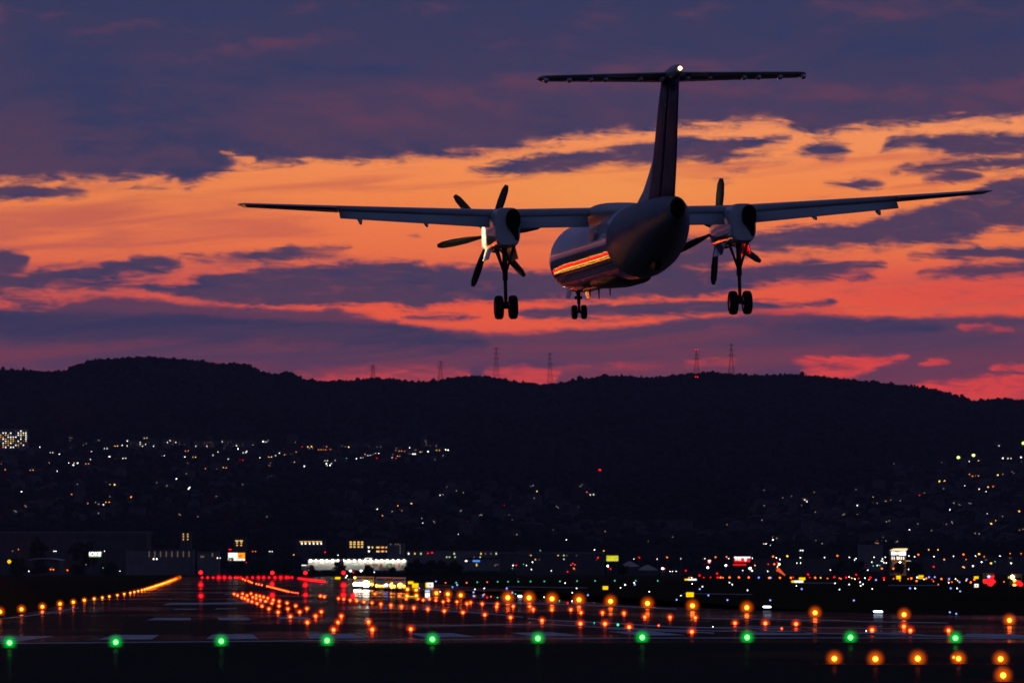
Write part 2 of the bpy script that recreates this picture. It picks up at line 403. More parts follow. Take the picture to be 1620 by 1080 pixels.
M = {
    'shaded_skin': shader('gloss shaded fuselage skin', shaded_skin),
    'tail_skin': mat('dull shaded tail skin', (0.20, 0.225, 0.30), 0.5, 0, 0.2, 0.15, 0.8),  # shade on the tail put into a darker, duller colour
    'wall_dim': mat('weathered house wall', (0.05, 0.047, 0.05), 0.9, 0, 0.2, 0.2, 0.2),
    'white_paint': mat('white gloss aircraft paint', (0.56, 0.60, 0.68), 0.07, 0, 0.45, 0.05, 0.8, 0.0),
    'grey_paint': mat('light grey wing paint', (0.36, 0.385, 0.43), 0.35, 0, 0.5, 0.08, 0.9),
    'fin_blue': mat('dark blue fin paint', (0.03, 0.035, 0.09), 0.5, 0, 0.25, 0.1, 1.0, 0.0),
    'dark': mat('dark gap', (0.012, 0.012, 0.013), 0.7, 0, 0.3, 0.3),
    'soot': mat('sooty exhaust metal', (0.03, 0.027, 0.025), 0.6, 0.6, 0.3, 0.4),
    'gear': mat('landing gear steel', (0.06, 0.06, 0.065), 0.4, 0.3, 0.4, 0.2),
    'rubber': mat('tyre rubber', (0.014, 0.014, 0.015), 0.8, 0, 0.3, 0.2),
    'rim': mat('wheel rim alloy', (0.25, 0.25, 0.26), 0.35, 0.7, 0.5, 0.1),
    'blade': mat('propeller blade', (0.05, 0.05, 0.055), 0.4, 0, 0.4, 0.2),
    'concrete': mat('building concrete', (0.095, 0.09, 0.092), 0.85, 0, 0.3, 0.2, 0.2),
    'concrete_pale': mat('pale building cladding', (0.20, 0.19, 0.19), 0.8, 0, 0.3, 0.15, 0.2),
    'roof': mat('roof sheet', (0.045, 0.043, 0.05), 0.7, 0, 0.4, 0.25, 0.3),
    'brick': mat('tan tile cladding', (0.36, 0.22, 0.13), 0.8, 0, 0.3, 0.2, 0.4),
    'white_wall': mat('white rendered wall', (0.74, 0.73, 0.68), 0.8, 0, 0.3, 0.06, 0.2),
    'steel': mat('galvanised steel', (0.14, 0.14, 0.15), 0.5, 0.5, 0.4, 0.2),
    'lampbody': mat('yellow lamp housing', (0.25, 0.16, 0.03), 0.5, 0, 0.4, 0.2),
    'foliage': mat('dark tree foliage', (0.035, 0.045, 0.022), 0.9, 0, 0.2, 0.5, 0.4),
    'foliage2': mat('olive tree foliage', (0.055, 0.06, 0.03), 0.9, 0, 0.2, 0.5, 0.4),
    'bark': mat('bark', (0.06, 0.045, 0.035), 0.9, 0, 0.2, 0.3),
    'car_white': mat('white vehicle paint', (0.6, 0.6, 0.58), 0.3, 0, 0.5, 0.05, 1, 0.4),
    'car_yellow': mat('yellow vehicle paint', (0.6, 0.42, 0.05), 0.3, 0, 0.5, 0.05, 1, 0.4),
    'glass': mat('dark vehicle glass', (0.02, 0.022, 0.025), 0.08, 0, 0.6, 0.1),
    'orange_cloth': mat('orange windsock cloth', (0.75, 0.16, 0.03), 0.8, 0, 0.2, 0.1),
}

# ------------------------------------------------------------------ the aircraft (local x forward, y to its left, z up; s = metres behind the nose)
plane = empty('airplane', (3.968, 185.54, 15.32), 'twin turboprop airliner with T-tail and gear down, landing low over the runway', 'airplane')
plane.rotation_mode = 'XYZ'
plane.matrix_world = Matrix.Translation((3.968, 185.54, 15.32)) @ Matrix.Rotation(PI / 2 + 0.1071, 4, 'Z') @ Matrix.Rotation(-0.0264, 4, 'Y') @ Matrix.Rotation(-0.0257, 4, 'X')
def S(s, y, z): return Vector((15.0 - s, y, z))

def sup_ring(s, zc, ry, rz, n=36, e=2.0, yc=0.0):
    out = []
    for i in range(n):
        t = 2 * PI * i / n
        c, q = math.cos(t), math.sin(t)
        out.append(S(s, yc + ry * math.copysign(abs(c) ** (2 / e), c), zc + rz * math.copysign(abs(q) ** (2 / e), q)))
    return out

prof = [(0, -.42, .03, .03), (.15, -.41, .22, .22), (.5, -.38, .46, .46), (1.0, -.32, .68, .70), (1.7, -.22, .92, .94), (2.6, -.11, 1.13, 1.14), (3.6, -.03, 1.28, 1.29), (4.8, 0, 1.345, 1.345),
        (8, 0, 1.345, 1.345), (14, 0, 1.345, 1.345), (20, 0, 1.345, 1.345), (22, .01, 1.34, 1.335), (23.5, .07, 1.31, 1.28), (25, .18, 1.22, 1.17), (26.5, .32, 1.07, 1.03), (28, .47, .88, .87), (29.3, .60, .68, .70), (30.5, .71, .43, .50), (31.2, .78, .27, .36)]
fus = MB().loft([sup_ring(s, z, a, b, 48) for s, z, a, b in prof[:12]], cap1=False).build('fuselage', M['shaded_skin'], plane)
cone = MB().loft([sup_ring(s, z, a, b, 48) for s, z, a, b in prof[11:]], cap0=False, cap1=False).build('tail_cone', M['tail_skin'], plane)
ex = MB().loft([sup_ring(31.15, .775, .275, .365, 28), sup_ring(31.42, .81, .20, .28, 28), sup_ring(31.40, .81, .15, .22, 28), sup_ring(31.1, .80, .13, .2, 28)], cap0=False)
tag(ex.build('tail_exhaust', M['soot'], cone), 'black open exhaust at the tip of the tail cone')
# antennas, vent marks and tail skid under the body
for s, h, z in ((9.0, .42, -1.33), (12.4, .36, -1.33), (6.2, .25, -1.3)):
    MB().loft([[S(s - .14, .02, z), S(s - .14, -.02, z), S(s + .16, -.02, z), S(s + .16, .02, z)], [S(s + .02, .008, z - h), S(s + .02, -.008, z - h), S(s + .16, -.008, z - h), S(s + .16, .008, z - h)]], smooth=False).build('antenna', M['dark'], fus)
MB().loft([[S(24.6, .16, -1.02), S(24.6, -.16, -1.02), S(26.0, -.14, -.72), S(26.0, .14, -.72)], [S(25.6, .1, -1.17), S(25.6, -.1, -1.17), S(26.1, -.1, -.98), S(26.1, .1, -.98)]], smooth=False).build('tail_bumper', M['dark'], cone)
for s, y in ((24.3, .34), (24.7, .52)):
    MB().box(S(s, y, 1.17 if y < .4 else 1.1), (.34, .07, .05), 0).build('vent', M['dark'], cone)
# wing-body fairing on the roof
fair = [(11.6, 1.22, .55, .10), (12.4, 1.28, .95, .26), (13.6, 1.30, 1.12, .38), (15.5, 1.30, 1.15, .40), (17.0, 1.28, 1.08, .34), (18.4, 1.24, .85, .22), (19.8, 1.2, .5, .12), (20.8, 1.2, .2, .06)]
MB().loft([sup_ring(s, z, a, b, 24, 2.6) for s, z, a, b in fair]).build('wing_fairing', M['grey_paint'], plane)
# keel fairing
MB().loft([sup_ring(s, -1.12, a, b, 20, 2.6) for s, a, b in ((10.6, .2, .1), (12, .72, .3), (15, .8, .36), (18.5, .78, .34), (20.5, .2, .1))]).build('belly_fairing', M['fin_blue'], plane)
MB().loft([[S(17.4, q * 1.30, z) for z in (.2, .62)] + [S(19.2, q * 1.36, z) for z in (.62, .2)] for q in (1.02, 1.055)], smooth=False).build('door_panel', M['grey_paint'], plane)

AF = [(0, 0), (.012, .30), (.05, .62), (.13, .88), (.28, 1.0), (.48, .92), (.70, .62), (.88, .28), (1, .03)]
def foil(le_s, y, z, chord, th, cut=1.0, rot=0.0, swap=False):
    """ring of an aerofoil; cut<1 ends it bluntly at that chord share (where a flap starts)"""
    up = []; lo = []
    pts = [(a, b) for a, b in AF if a <= cut]
    if cut < 1:
        b = np.interp(cut, [q[0] for q in AF], [q[1] for q in AF]); pts.append((cut, float(b)))
    for a, b in pts:
        up.append((a * chord, b * th * chord * .58)); lo.append((a * chord, -b * th * chord * .42))
    ring = up + lo[:0:-1]
    c, q = math.cos(rot), math.sin(rot)
    out = []
    for a, b in ring:
        a2, b2 = a * c + b * q, -a * q + b * c
        out.append(S(le_s + a2, 0, z + b2) + Vector((0, y, 0)) if not swap else S(le_s + a2, y + b2, z))
    return out
def wing_at(y):
    a = abs(y)
    z = 1.30 if a <= 4.4 else 1.30 + (a - 4.4) * .058
    if a <= 4.4: return 13.35, 3.05, z, .155
    k = (a - 4.4) / 9.8
    return 13.35 + k * 1.25, 3.05 - k * 1.65, z, .155 - .045 * k
for q in (1, -1):
    ys = [0.3, 1.2, 2.8, 3.9, 4.9, 7.2, 9.4, 10.55]
    rings = []
    for y in ys:
        le, ch, z, th = wing_at(y); rings.append(foil(le, q * y, z, ch, th, .78))
    le, ch, z, th = wing_at(10.56); rings.append(foil(le, q * 10.56, z, ch, th, 1.0))
    for y in (11.8, 13.2, 13.95):
        le, ch, z, th = wing_at(y); rings.append(foil(le, q * y, z, ch, th, 1.0))
    # rings with different point counts: build two lofts in one mesh
    w = MB().loft(rings[:8]); w.loft(rings[8:])
    le, ch, z, th = wing_at(14.2)
    w.loft([rings[-1], foil(le + .25, q * 14.21, z + .02, ch * .72, th * .5)], cap0=False)
    wing = w.build('wing', M['grey_paint'], plane)
    def flap(name, y0, y1, d, droop):
        rr = []
        for y in (y0, y1):
            le, ch, z, th = wing_at(y)
            rr.append(foil(le + ch * .80, q * y, z + .0 - droop, ch * .285, .17, 1.0, d))
        return MB().loft(rr).build(name, M['grey_paint'], wing)
    flap('flap', 1.25, 3.86, R(29), .12); flap('flap', 4.95, 10.5, R(29), .12)
    rr = []
    for y in (10.62, 13.6):
        le, ch, z, th = wing_at(y); rr.append(foil(le + ch * .74, q * y, z - .035, ch * .27, .10, 1, R(4)))
    MB().loft(rr).build('aileron', M['fin_blue'], wing)
    for y in (7.3, 9.75):
        le, ch, z, th = wing_at(y)
        MB().loft([sup_ring(le + ch * a, z - b, .085 * c, .15 * c, 12, 2, q * y) for a, b, c in ((.45, .16, .15), (.6, .24, .8), (.8, .34, 1), (1.0, .46, .9), (1.12, .55, .45), (1.16, .57, .08))]).build('flap_fairing', M['grey_paint'], wing)
# lit wing-root lamp that throws light on the left engine
lens = MB().ball(S(13.25, 6.4, 1.3), .10, 12, 8).build('landing_light', glowmat('landing lamp', (1.0, .80, .45), 8.0), plane)
ll = bpy.data.lights.new('landing_light_beam', 'SPOT'); ll.energy = 1000; ll.color = (1.0, .72, .34); ll.spot_size = R(84); ll.spot_blend = .6; ll.shadow_soft_size = .08
lo = bpy.data.objects.new('landing_light_beam', ll); COL.objects.link(lo); lo.parent = lens
lo.location = S(13.1, 6.35, 1.15); lo.rotation_euler = (S(13.0, 4.9, .55) - S(13.1, 6.35, 1.15)).to_track_quat('-Z', 'Y').to_euler()

GE = {}
def nacelle(yc):
    secs = [(11.35, .33, .62, .30), (11.6, .40, .60, .42), (12.3, .45, .62, .56), (13.2, .47, .69, .68), (14.6, .48, .75, .74), (16.2, .475, .76, .74), (17.3, .46, .78, .72), (17.75, .43, .79, .67)]
    n = MB().loft([sup_ring(s, z, a, b, 32, 4.2, yc) for s, a, z, b in secs])
    nac = n.build('engine_nacelle', M['white_paint'], plane)
    yx = yc - .17
    e = MB()
    def er(s, a, b, z=1.02): return sup_ring(s, z, a, b, 22, 2.2, yx)
    e.loft([er(17.2, .27, .40), er(17.9, .27, .40), er(17.98, .25, .38), er(17.9, .22, .35), er(17.8, .2, .32)], cap0=False)
    e.build('exhaust_pipe', M['soot'], nac)
    sm = MB()
    sm.loft([[S(17.768, yx + .16, .70), S(17.768, yx - .2, .70), S(17.765, yx - .2, .30), S(17.762, yx - .1, .24), S(17.764, yx - .02, .42)],
             [S(17.755, yx + .16, .70), S(17.755, yx - .2, .70), S(17.755, yx - .2, .30), S(17.752, yx - .1, .24), S(17.755, yx - .02, .42)]], smooth=False)
    sm.build('soot_panel', M['soot'], nac)
    MB().loft([sup_ring(s, z, a, b, 18, 2.6, yc) for s, z, a, b in ((11.3, .32, .2, .16), (11.3, .32, .24, .2), (11.8, .3, .26, .22), (13.0, .18, .2, .2))], cap0=False).build('air_intake', M['dark'], nac)
    # propeller at rest
    pr = empty('propeller'); pr.parent = plane; pr.location = S(10.95, yc, .72)
    MB().loft([[Vector((x, r * math.cos(2 * PI * i / 20), r * math.sin(2 * PI * i / 20))) for i in range(20)] for x, r in ((-.38, .34), (-.1, .33), (.2, .26), (.42, .15), (.52, .02))]).build('spinner', M['grey_paint'], pr)
    secs = [(.22, .07, .07, 1.1), (.5, .13, .05, .95), (.9, .17, .032, .75), (1.4, .17, .02, .55), (1.85, .14, .012, .42), (2.05, .07, .006, .38)]
    rings = []
    for r, c, t, tw in secs:
        ring = []
        for a, b in ((-1, 0), (-.5, .8), (.1, 1), (.7, .6), (1, 0), (.5, -.6), (-.2, -.8)):
            u, v = a * c, b * t
            ring.append(Vector((u * math.sin(tw) - v * math.cos(tw) * -1, u * math.cos(tw) + v * math.sin(tw) * -1, r)))
        rings.append(ring)
    bl0 = MB().loft(rings)
    for k in range(6):
        b = bl0.build('blade', M['blade'], pr) if k == 0 else None
        if k == 0: first = b
        else:
            b = first.copy(); COL.objects.link(b); b.parent = pr
        b.rotation_euler = (k * PI / 3 + (.35 if yc > 0 else .1), 0, 0)
    # main gear
    g = empty('main_landing_gear'); g.parent = plane; g.location = S(16.2, yc, 0)
    st = MB()
    def P(x, y, z): return Vector((x, y, z))
    st.tube(P(0, 0, .3), P(0, 0, -1.15), .10, .10, 12).tube(P(0, 0, -1.1), P(-.06, 0, -2.05), .07, .065, 12)
    st.tube(P(-.06, -.34, -2.16), P(-.06, .34, -2.16), .06, .06, 10).tube(P(-.05, 0, -1.95), P(-.06, 0, -2.2), .095, .095, 10)
    st.tube(P(.08, 0, -1.2), P(.2, 0, -1.62), .03).tube(P(.2, 0, -1.62), P(.02, 0, -2.02), .03)
    st.tube(P(-.1, .05, -.9), P(-.14, .05, -1.95), .018)
    st.build('strut', M['gear'], g)
    MB().tube(P(.1, .36, .12), P(0, .05, -.85), .055, .045, 8).tube(P(.05, -.36, .12), P(0, -.05, -.85), .055, .045, 8).tube(P(1.3, .12, .05), P(.05, .05, -.8), .045, .04, 8).tube(P(1.3, -.12, .05), P(.05, -.05, -.8), .045, .04, 8).build('brace', M['gear'], g)
    for q in (1, -1):
        wheel(g, P(-.06, q * .265, -2.16), .445, .155)
    for q in (1, -1):
        dm = MB().loft([[P(2.9, q * .40, .1), P(.4, q * .42, .1), P(.4, q * .45, .1), P(2.9, q * .43, .1)], [P(2.8, q * .52, -.34), P(.5, q * .54, -.34), P(.5, q * .57, -.34), P(2.8, q * .55, -.34)]], smooth=False)
        dm.build('gear_door', M['white_paint'], g)
    MB().box(P(.75, 0, .075), (3.1, .68, .03)).build('gear_bay', M['dark'], g)
def wheel(parent, c, r, hw):
    rings = []
    for x, k in ((-hw, .62), (-hw * 1.02, .8), (-hw * .85, .93), (-hw * .5, .99), (0, 1.0), (hw * .5, .99), (hw * .85, .93), (hw * 1.02, .8), (hw, .62)):
        rings.append([Vector((r * k * math.cos(2 * PI * i / 28), x, r * k * math.sin(2 * PI * i / 28))) for i in range(28)])
    for a in (-.42, 0, .42):
        pass
    rm = MB().loft([[Vector((r * k * math.cos(2 * PI * i / 20), x, r * k * math.sin(2 * PI * i / 20))) for i in range(20)] for x, k in ((-hw * .8, .1), (-hw * .86, .5), (-hw * .8, .63), (hw * .8, .63), (hw * .86, .5), (hw * .8, .1))])
    tb = MB().loft(rings, cap0=False, cap1=False)
    base = len(tb.f)
    rm2 = MB(); rm2.v = list(tb.v); rm2.f = list(tb.f); rm2.mi = [0] * len(tb.f); rm2.sm = [True] * len(tb.f)
    rm2.add(rm.v, rm.f, 1, True)
    o = rm2.build('wheel', [M['rubber'], M['rim']], parent)
    o.location = c
    return o
nacelle(4.4); nacelle(-4.4)
# nose gear
ng = empty('nose_landing_gear'); ng.parent = plane; ng.location = S(2.55, 0, 0)
MB().tube((0, 0, -1.0), (0, 0, -1.75), .075, .075, 10).tube((0, 0, -1.7), (-.05, 0, -2.08), .05, .05, 10).tube((-.05, -.26, -2.08), (-.05, .26, -2.08), .045, .045, 8).tube((.9, 0, -1.15), (0, 0, -1.6), .04).tube((.1, 0, -1.75), (.16, 0, -1.92), .025).box((.12, 0, -1.5), (.1, .3, .12)).build('strut', M['gear'], ng)
for q in (1, -1):
    wheel(ng, Vector((-.05, q * .19, -2.08)), .285, .105)
    MB().loft([[Vector((.9, q * .3, -1.08)), Vector((-.5, q * .3, -1.18)), Vector((-.5, q * .325, -1.18)), Vector((.9, q * .325, -1.08))], [Vector((.8, q * .42, -1.5)), Vector((-.4, q * .42, -1.55)), Vector((-.4, q * .44, -1.55)), Vector((.8, q * .44, -1.5))]], smooth=False).build('gear_door', M['white_paint'], ng)

# fin, rudder, dorsal fillet, tailplane, bullet
def vfoil(le_s, z, ch, th, cut=1.0): return foil(le_s, 0.0, z, ch, th, cut, 0, True)
def vring(le_s, z, ch, th, u0, u1):
    ring = []
    us = np.linspace(u0, u1, 9)
    for u in us: ring.append((u, float(np.interp(u, [q[0] for q in AF], [q[1] for q in AF]))))
    up = [S(le_s + u * ch, .5 * th * ch * b + .004, z) for u, b in ring]
    lo = [S(le_s + u * ch, -.5 * th * ch * b - .004, z) for u, b in ring]
    return up + lo[::-1]
finsec = [(24.9, .9, 5.6, .135), (25.5, 1.5, 5.15, .135), (26.4, 2.4, 4.75, .135), (28.0, 4.4, 3.9, .135), (28.9, 5.35, 3.45, .13)]
fin = MB().loft([vring(a, z, c, t, 0, .665) for a, z, c, t in finsec]).build('tail_fin', M['fin_blue'], plane)
MB().loft([vring(a, z, c, t * .98, .675, 1.0) for a, z, c, t in [(25.15, 1.2, 5.35, .135)] + finsec[1:4] + [(28.75, 5.15, 3.5, .13)]]).build('rudder', M['fin_blue'], fin)
MB().loft([vring(a, z, c, t, 0, 1.0) for a, z, c, t in ((20.2, 1.0, 7.5, .09), (22.2, 1.36, 5.6, .11), (23.6, 1.72, 4.0, .12), (24.7, 2.2, 2.6, .13), (25.6, 2.7, 1.6, .12))]).build('dorsal_fillet', M['grey_paint'], plane)
def tp(y):
    k = abs(y) / 4.63
    return 29.0 + .75 * k, 2.75 - 1.15 * k, 5.33
for q in (1, -1):
    t0 = MB().loft([foil(*(lambda a: (a[0], q * y, a[2], a[1]))(tp(y)), .12, .68) for y in (.05, 1.5, 3.2, 4.45)])
    a = tp(4.63); t0.loft([foil(tp(4.45)[0], q * 4.45, tp(4.45)[2], tp(4.45)[1], .12, .68), foil(a[0] + .25, q * 4.63, a[2], a[1] - .4, .06, .68)], cap0=False)
    tpo = t0.build('tailplane', M['grey_paint'], plane)
    MB().loft([foil(tp(y)[0] + tp(y)[1] * .69, q * y, tp(y)[2] - .005, tp(y)[1] * .31, .16, 1, R(-3)) for y in (.35, 2.4, 4.5)]).build('elevator', M['grey_paint'], tpo)
    for y in (.45, 1.2, 2.4, 2.9, 3.65, 4.45):
        MB().ball(S(31.25, q * y, 5.2), .3, 14, 10, sq=(1, .32, .3)).build('hinge_fairing', M['white_paint'], tpo)
MB().loft([sup_ring(s, z, a, b, 18, 2.2) for s, z, a, b in ((28.3, 5.35, .05, .05), (29.0, 5.36, .20, .16), (30.2, 5.39, .24, .22), (31.4, 5.42, .21, .24), (32.2, 5.45, .13, .17), (32.5, 5.46, .06, .07))]).build('tail_bullet', M['grey_paint'], plane)
MB().ball(S(32.56, .0, 5.46), .07, 14, 9).build('tail_light', glowmat('tail lamp', (1.0, .50, .20), 9.0), plane)

# ------------------------------------------------------------------ terrain
RIDGE = [(-3600, 600), (-1500, 575), (-600, 560), (-200, 576), (0, 581), (60, 584), (100, 584), (122, 574), (150, 566), (200, 563), (250, 562), (300, 566), (350, 573), (375, 571), (395, 575), (415, 586), (440, 589), (458, 586), (480, 596), (510, 601), (540, 600),
         (590, 595), (625, 597), (660, 601), (690, 600), (720, 593), (770, 592), (790, 596), (820, 601), (855, 605), (878, 604), (920, 596), (950, 593), (990, 591), (1030, 595), (1080, 589), (1115, 586), (1140, 587), (1180, 591), (1240, 590), (1290, 591), (1340, 597),
         (1400, 603), (1450, 608), (1480, 614), (1510, 622), (1545, 632), (1560, 629), (1580, 627), (1620, 630), (1800, 640), (2400, 610), (5200, 600)]
RX = np.array([a for a, b in RIDGE], float)
RV = np.array([ray(a, b)[1] for a, b in RIDGE], float)
D0, D1 = 3100.0, 9000.0
_rs = np.random.RandomState(3)
_wv = [(_rs.uniform(-1, 1, 2) * k, _rs.uniform(0, 6.28), 1.0 / k) for k in (1, 1, 1.7, 1.7, 2.9, 2.9, 4.7, 4.7, 7.9, 7.9)]
def wavy(x, y, sc):
    r = 0.0
    for w, p, a in _wv: r = r + a * np.sin((x * w[0] + y * w[1]) * sc + p)
    return r / 3.0
def height(x, y):
    x = np.asarray(x, float); y = np.asarray(y, float)
    px = 810.0 + F * x / np.maximum(y, 1.0)
    vr = np.interp(px, RX, RV)
    t = np.clip((y - D0) / (D1 - D0), 0, 1)
    g = t ** 1.15 * (1 + 0.10 * wavy(x, y, 0.0022) * 4 * t * (1 - t))
    zr = vr * np.minimum(y, D1) * g
    fall = np.clip((y - D1) / 2500.0, 0, 1)
    return np.where(y <= D0, -0.6, zr * (1 - 0.55 * fall) - 0.6)
def hit(px, py):
    """where the view line through a photo pixel meets the land"""
    u, v = ray(px, py)
    ys = np.linspace(D0, D1 * 1.02, 1500)
    ok = np.nonzero(height(u * ys, ys) >= EYE + v * ys)[0]
    if v < 0 or len(ok) == 0:
        if v < 0 and (-EYE / v) < D0: return on_ground(px, py)
        d = D0
    else: d = ys[ok[0]]
    return Vector((u * d, d, float(height(u * d, d))))

def matte(g, nt, col, b=None, fac=0.0):
    d = g.n('ShaderNodeBsdfDiffuse'); g.put(d.inputs[0], col); d.inputs[1].default_value = 0.6
    out = [n for n in nt.nodes if n.type == 'OUTPUT_MATERIAL'][0]
    if b is None: nt.links.new(d.outputs[0], out.inputs[0]); return d
    mx = g.n('ShaderNodeMixShader'); g.put(mx.inputs[0], fac)
    nt.links.new(d.outputs[0], mx.inputs[1]); nt.links.new(b.outputs[0], mx.inputs[2]); nt.links.new(mx.outputs[0], out.inputs[0])
    return d
def grass_sh(g, b, nt):
    tc = g.n('ShaderNodeTexCoord')
    a = g.noise(tc.outputs['Object'], 0.03, 5, 0.6); c = g.noise(tc.outputs['Object'], 1.3, 4, 0.65)
    d = matte(g, nt, g.mix(g.smooth(g.m('MULTIPLY_ADD', c, 0.5, a), 0.5, 1.0), (0.030, 0.022, 0.012, 1), (0.045, 0.038, 0.020, 1)))
    bp = g.n('ShaderNodeBump'); bp.inputs['Strength'].default_value = 0.3; g.put(bp.inputs['Height'], c); g.put(d.inputs['Normal'], bp.outputs[0])
def hill_sh(g, b, nt):
    tc = g.n('ShaderNodeTexCoord')
    a = g.noise(tc.outputs['Object'], 0.004, 6, 0.65); c = g.noise(tc.outputs['Object'], 0.05, 4, 0.65)
    matte(g, nt, g.mix(g.smooth(g.m('MULTIPLY_ADD', c, 0.6, a), 0.55, 1.05), (0.020, 0.023, 0.020, 1), (0.034, 0.038, 0.033, 1)))
def wet_sh(g, b, nt, amount=.55):
    tc = g.n('ShaderNodeTexCoord')
    mp = g.n('ShaderNodeMapping'); nt.links.new(tc.outputs['Object'], mp.inputs[0]); mp.inputs['Scale'].default_value = (0.06, 0.016, 1)
    pud = g.noise(mp.outputs[0], 1.0, 6, 0.62)
    fine = g.noise(tc.outputs['Object'], 3.0, 4, 0.7)
    wet = g.smooth(pud, 0.46, 0.62)
    g.put(b.inputs['Base Color'], (0.02, 0.018, 0.018, 1))
    g.put(b.inputs['Roughness'], g.m('MULTIPLY_ADD', fine, 0.06, 0.05))
    b.inputs['IOR'].default_value = 1.33
    mp2 = g.n('ShaderNodeMapping'); nt.links.new(tc.outputs['Object'], mp2.inputs[0]); mp2.inputs['Scale'].default_value = (0.25, 0.12, 1)
    rip = g.noise(mp2.outputs[0], 1.0, 3, 0.6)
    bp = g.n('ShaderNodeBump'); bp.inputs['Strength'].default_value = 0.03; bp.inputs['Distance'].default_value = 0.2
    g.put(bp.inputs['Height'], rip); g.put(b.inputs['Normal'], bp.outputs[0])
    matte(g, nt, g.mix(g.smooth(fine, 0.3, 0.7), (0.042, 0.034, 0.030, 1), (0.07, 0.06, 0.055, 1)), b, g.m('MULTIPLY_ADD', wet, amount, 0.14 * amount))
def paint_sh(g, b, nt):
    tc = g.n('ShaderNodeTexCoord')
    c = g.noise(tc.outputs['Object'], 0.8, 5, 0.7)
    matte(g, nt, g.mix(g.smooth(c, 0.3, 0.62), (0.30, 0.30, 0.31, 1), (0.72, 0.72, 0.74, 1)))
M['grass'] = shader('mown airfield grass', grass_sh); M['hill'] = shader('wooded hillside', hill_sh)
M['wet'] = shader('wet asphalt', wet_sh); M['damp'] = shader('damp dark asphalt', lambda g, b, nt: wet_sh(g, b, nt, .02)); M['paint'] = shader('worn white road paint', paint_sh)

gr = MB()
gx = [-30000, -3000, -300, 300, 3000, 30000]; gy = [-3000, -200, 100, 600, 2500, 12000]
gr.add([(x, y, 0) for y in gy for x in gx], [(j * 6 + i, j * 6 + i + 1, j * 6 + i + 7, j * 6 + i + 6) for j in range(5) for i in range(5)])
tag(gr.build('ground', M['grass']), kind='structure')

cols = np.concatenate([np.linspace(-3600, -420, 50), np.linspace(-400, 2020, 420), np.linspace(2060, 5200, 50)])
rows = np.concatenate([np.linspace(D0, D1, 80), np.linspace(D1 + 80, D1 + 2500, 12)])
PX, YY = np.meshgrid(cols, rows); XX = (PX - 810) / F * YY; ZZ = height(XX, YY)
nv = XX.size; nc = len(cols)
me = bpy.data.meshes.new('hills')
me.from_pydata(np.stack([XX.ravel(), YY.ravel(), ZZ.ravel()], -1).tolist(), [],
               [(j * nc + i, j * nc + i + 1, (j + 1) * nc + i + 1, (j + 1) * nc + i) for j in range(len(rows) - 1) for i in range(nc - 1)])
me.materials.append(M['hill']); me.polygons.foreach_set('use_smooth', [True] * len(me.polygons))
hills = bpy.data.objects.new('hills', me); COL.objects.link(hills); tag(hills, kind='structure')

# forest over the hills: one mass of crowns
def blob_mesh():
    bm = bmesh.new(); bmesh.ops.create_icosphere(bm, subdivisions=1, radius=1.0)
    v = np.array([p.co[:] for p in bm.verts]); f = np.array([[q.index for q in p.verts] for p in bm.faces]); bm.free()
    return v, f
bv, bf = blob_mesh()
def forest(n_ridge, n_slope):
    rs = np.random.RandomState(11)
    px = np.concatenate([rs.uniform(-60, 1680, n_ridge), rs.uniform(-150, 1770, n_slope)])
    y = np.concatenate([D1 - rs.uniform(0, 130, n_ridge), rs.uniform(3350, 8950, n_slope)])
    r = np.concatenate([rs.uniform(1.2, 3.0, n_ridge) * np.where(rs.rand(n_ridge) < .04, 1.8, 1.0), rs.uniform(2.5, 6.0, n_slope)])
    x = (px - 810) / F * y; z = height(x, y)
    V = np.zeros((len(px), len(bv), 3))
    jit = rs.uniform(.72, 1.28, (len(px), len(bv), 1))
    sc = np.stack([r * rs.uniform(.8, 1.3, len(r)), r, r * rs.uniform(.7, 1.25, len(r))], -1)
    V = bv[None] * jit * sc[:, None, :] + np.stack([x, y, z + sc[:, 2] * .5], -1)[:, None, :]
    Fc = (bf[None] + (np.arange(len(px)) * len(bv))[:, None, None]).reshape(-1, 3)
    me = bpy.data.meshes.new('forest')
    V = V.reshape(-1, 3)
    me.vertices.add(len(V)); me.vertices.foreach_set('co', V.ravel())
    me.loops.add(Fc.size); me.loops.foreach_set('vertex_index', Fc.ravel().astype(np.int32))
    me.polygons.add(len(Fc)); me.polygons.foreach_set('loop_start', (np.arange(len(Fc)) * 3).astype(np.int32))
    me.materials.append(M['hill']); me.update(); me.validate()
    o = bpy.data.objects.new('forest', me); COL.objects.link(o)
    tag(o, 'dark wooded slopes of the hills behind the airport', 'forest', kind='stuff')
forest(2600, 15000)

# runway, side taxiways and paint
def sheet(name, pts, m, z, kind='structure', parent=None):
    b = MB(); b.add([(p.x, p.y, z) for p in pts], [tuple(range(len(pts)))])
    o = b.build(name, m, parent); tag(o, kind=kind); return o
HEAD = (350 - 810) / F
def rw(px_off, y): return Vector((px_off + HEAD * y, y, 0))
LE_ = on_ground(34, 966); left0 = LE_.x - HEAD * LE_.y + 1.2
thr = 225.0
sheet('runway', [rw(left0, 222), rw(left0 + 62, 222), rw(left0 + 62, 2150), rw(left0, 2150)], M['wet'], 0.010)
ap = MB(); RGT = [(2200, 1016.4), (2100, 1000), (2000, 988), (1640, 974), (1200, 965.5), (1010, 957), (830, 945), (700, 935)]
pr = [on_ground(*q) for q in RGT]
for a, b_ in zip(pr, pr[1:]):
    ap.add([(rw(left0 + 62.005, a.y).x, a.y, .010), (a.x, a.y, .010), (b_.x, b_.y, .010), (rw(left0 + 62.005, b_.y).x, b_.y, .010)], [(0, 1, 2, 3)])
tag(ap.build('apron', M['wet']), kind='structure')
sheet('stopway', [Vector((-90, 60, 0)), Vector((150, 60, 0)), Vector((150, 221.9, 0)), Vector((-90, 221.9, 0))], M['damp'], 0.006)
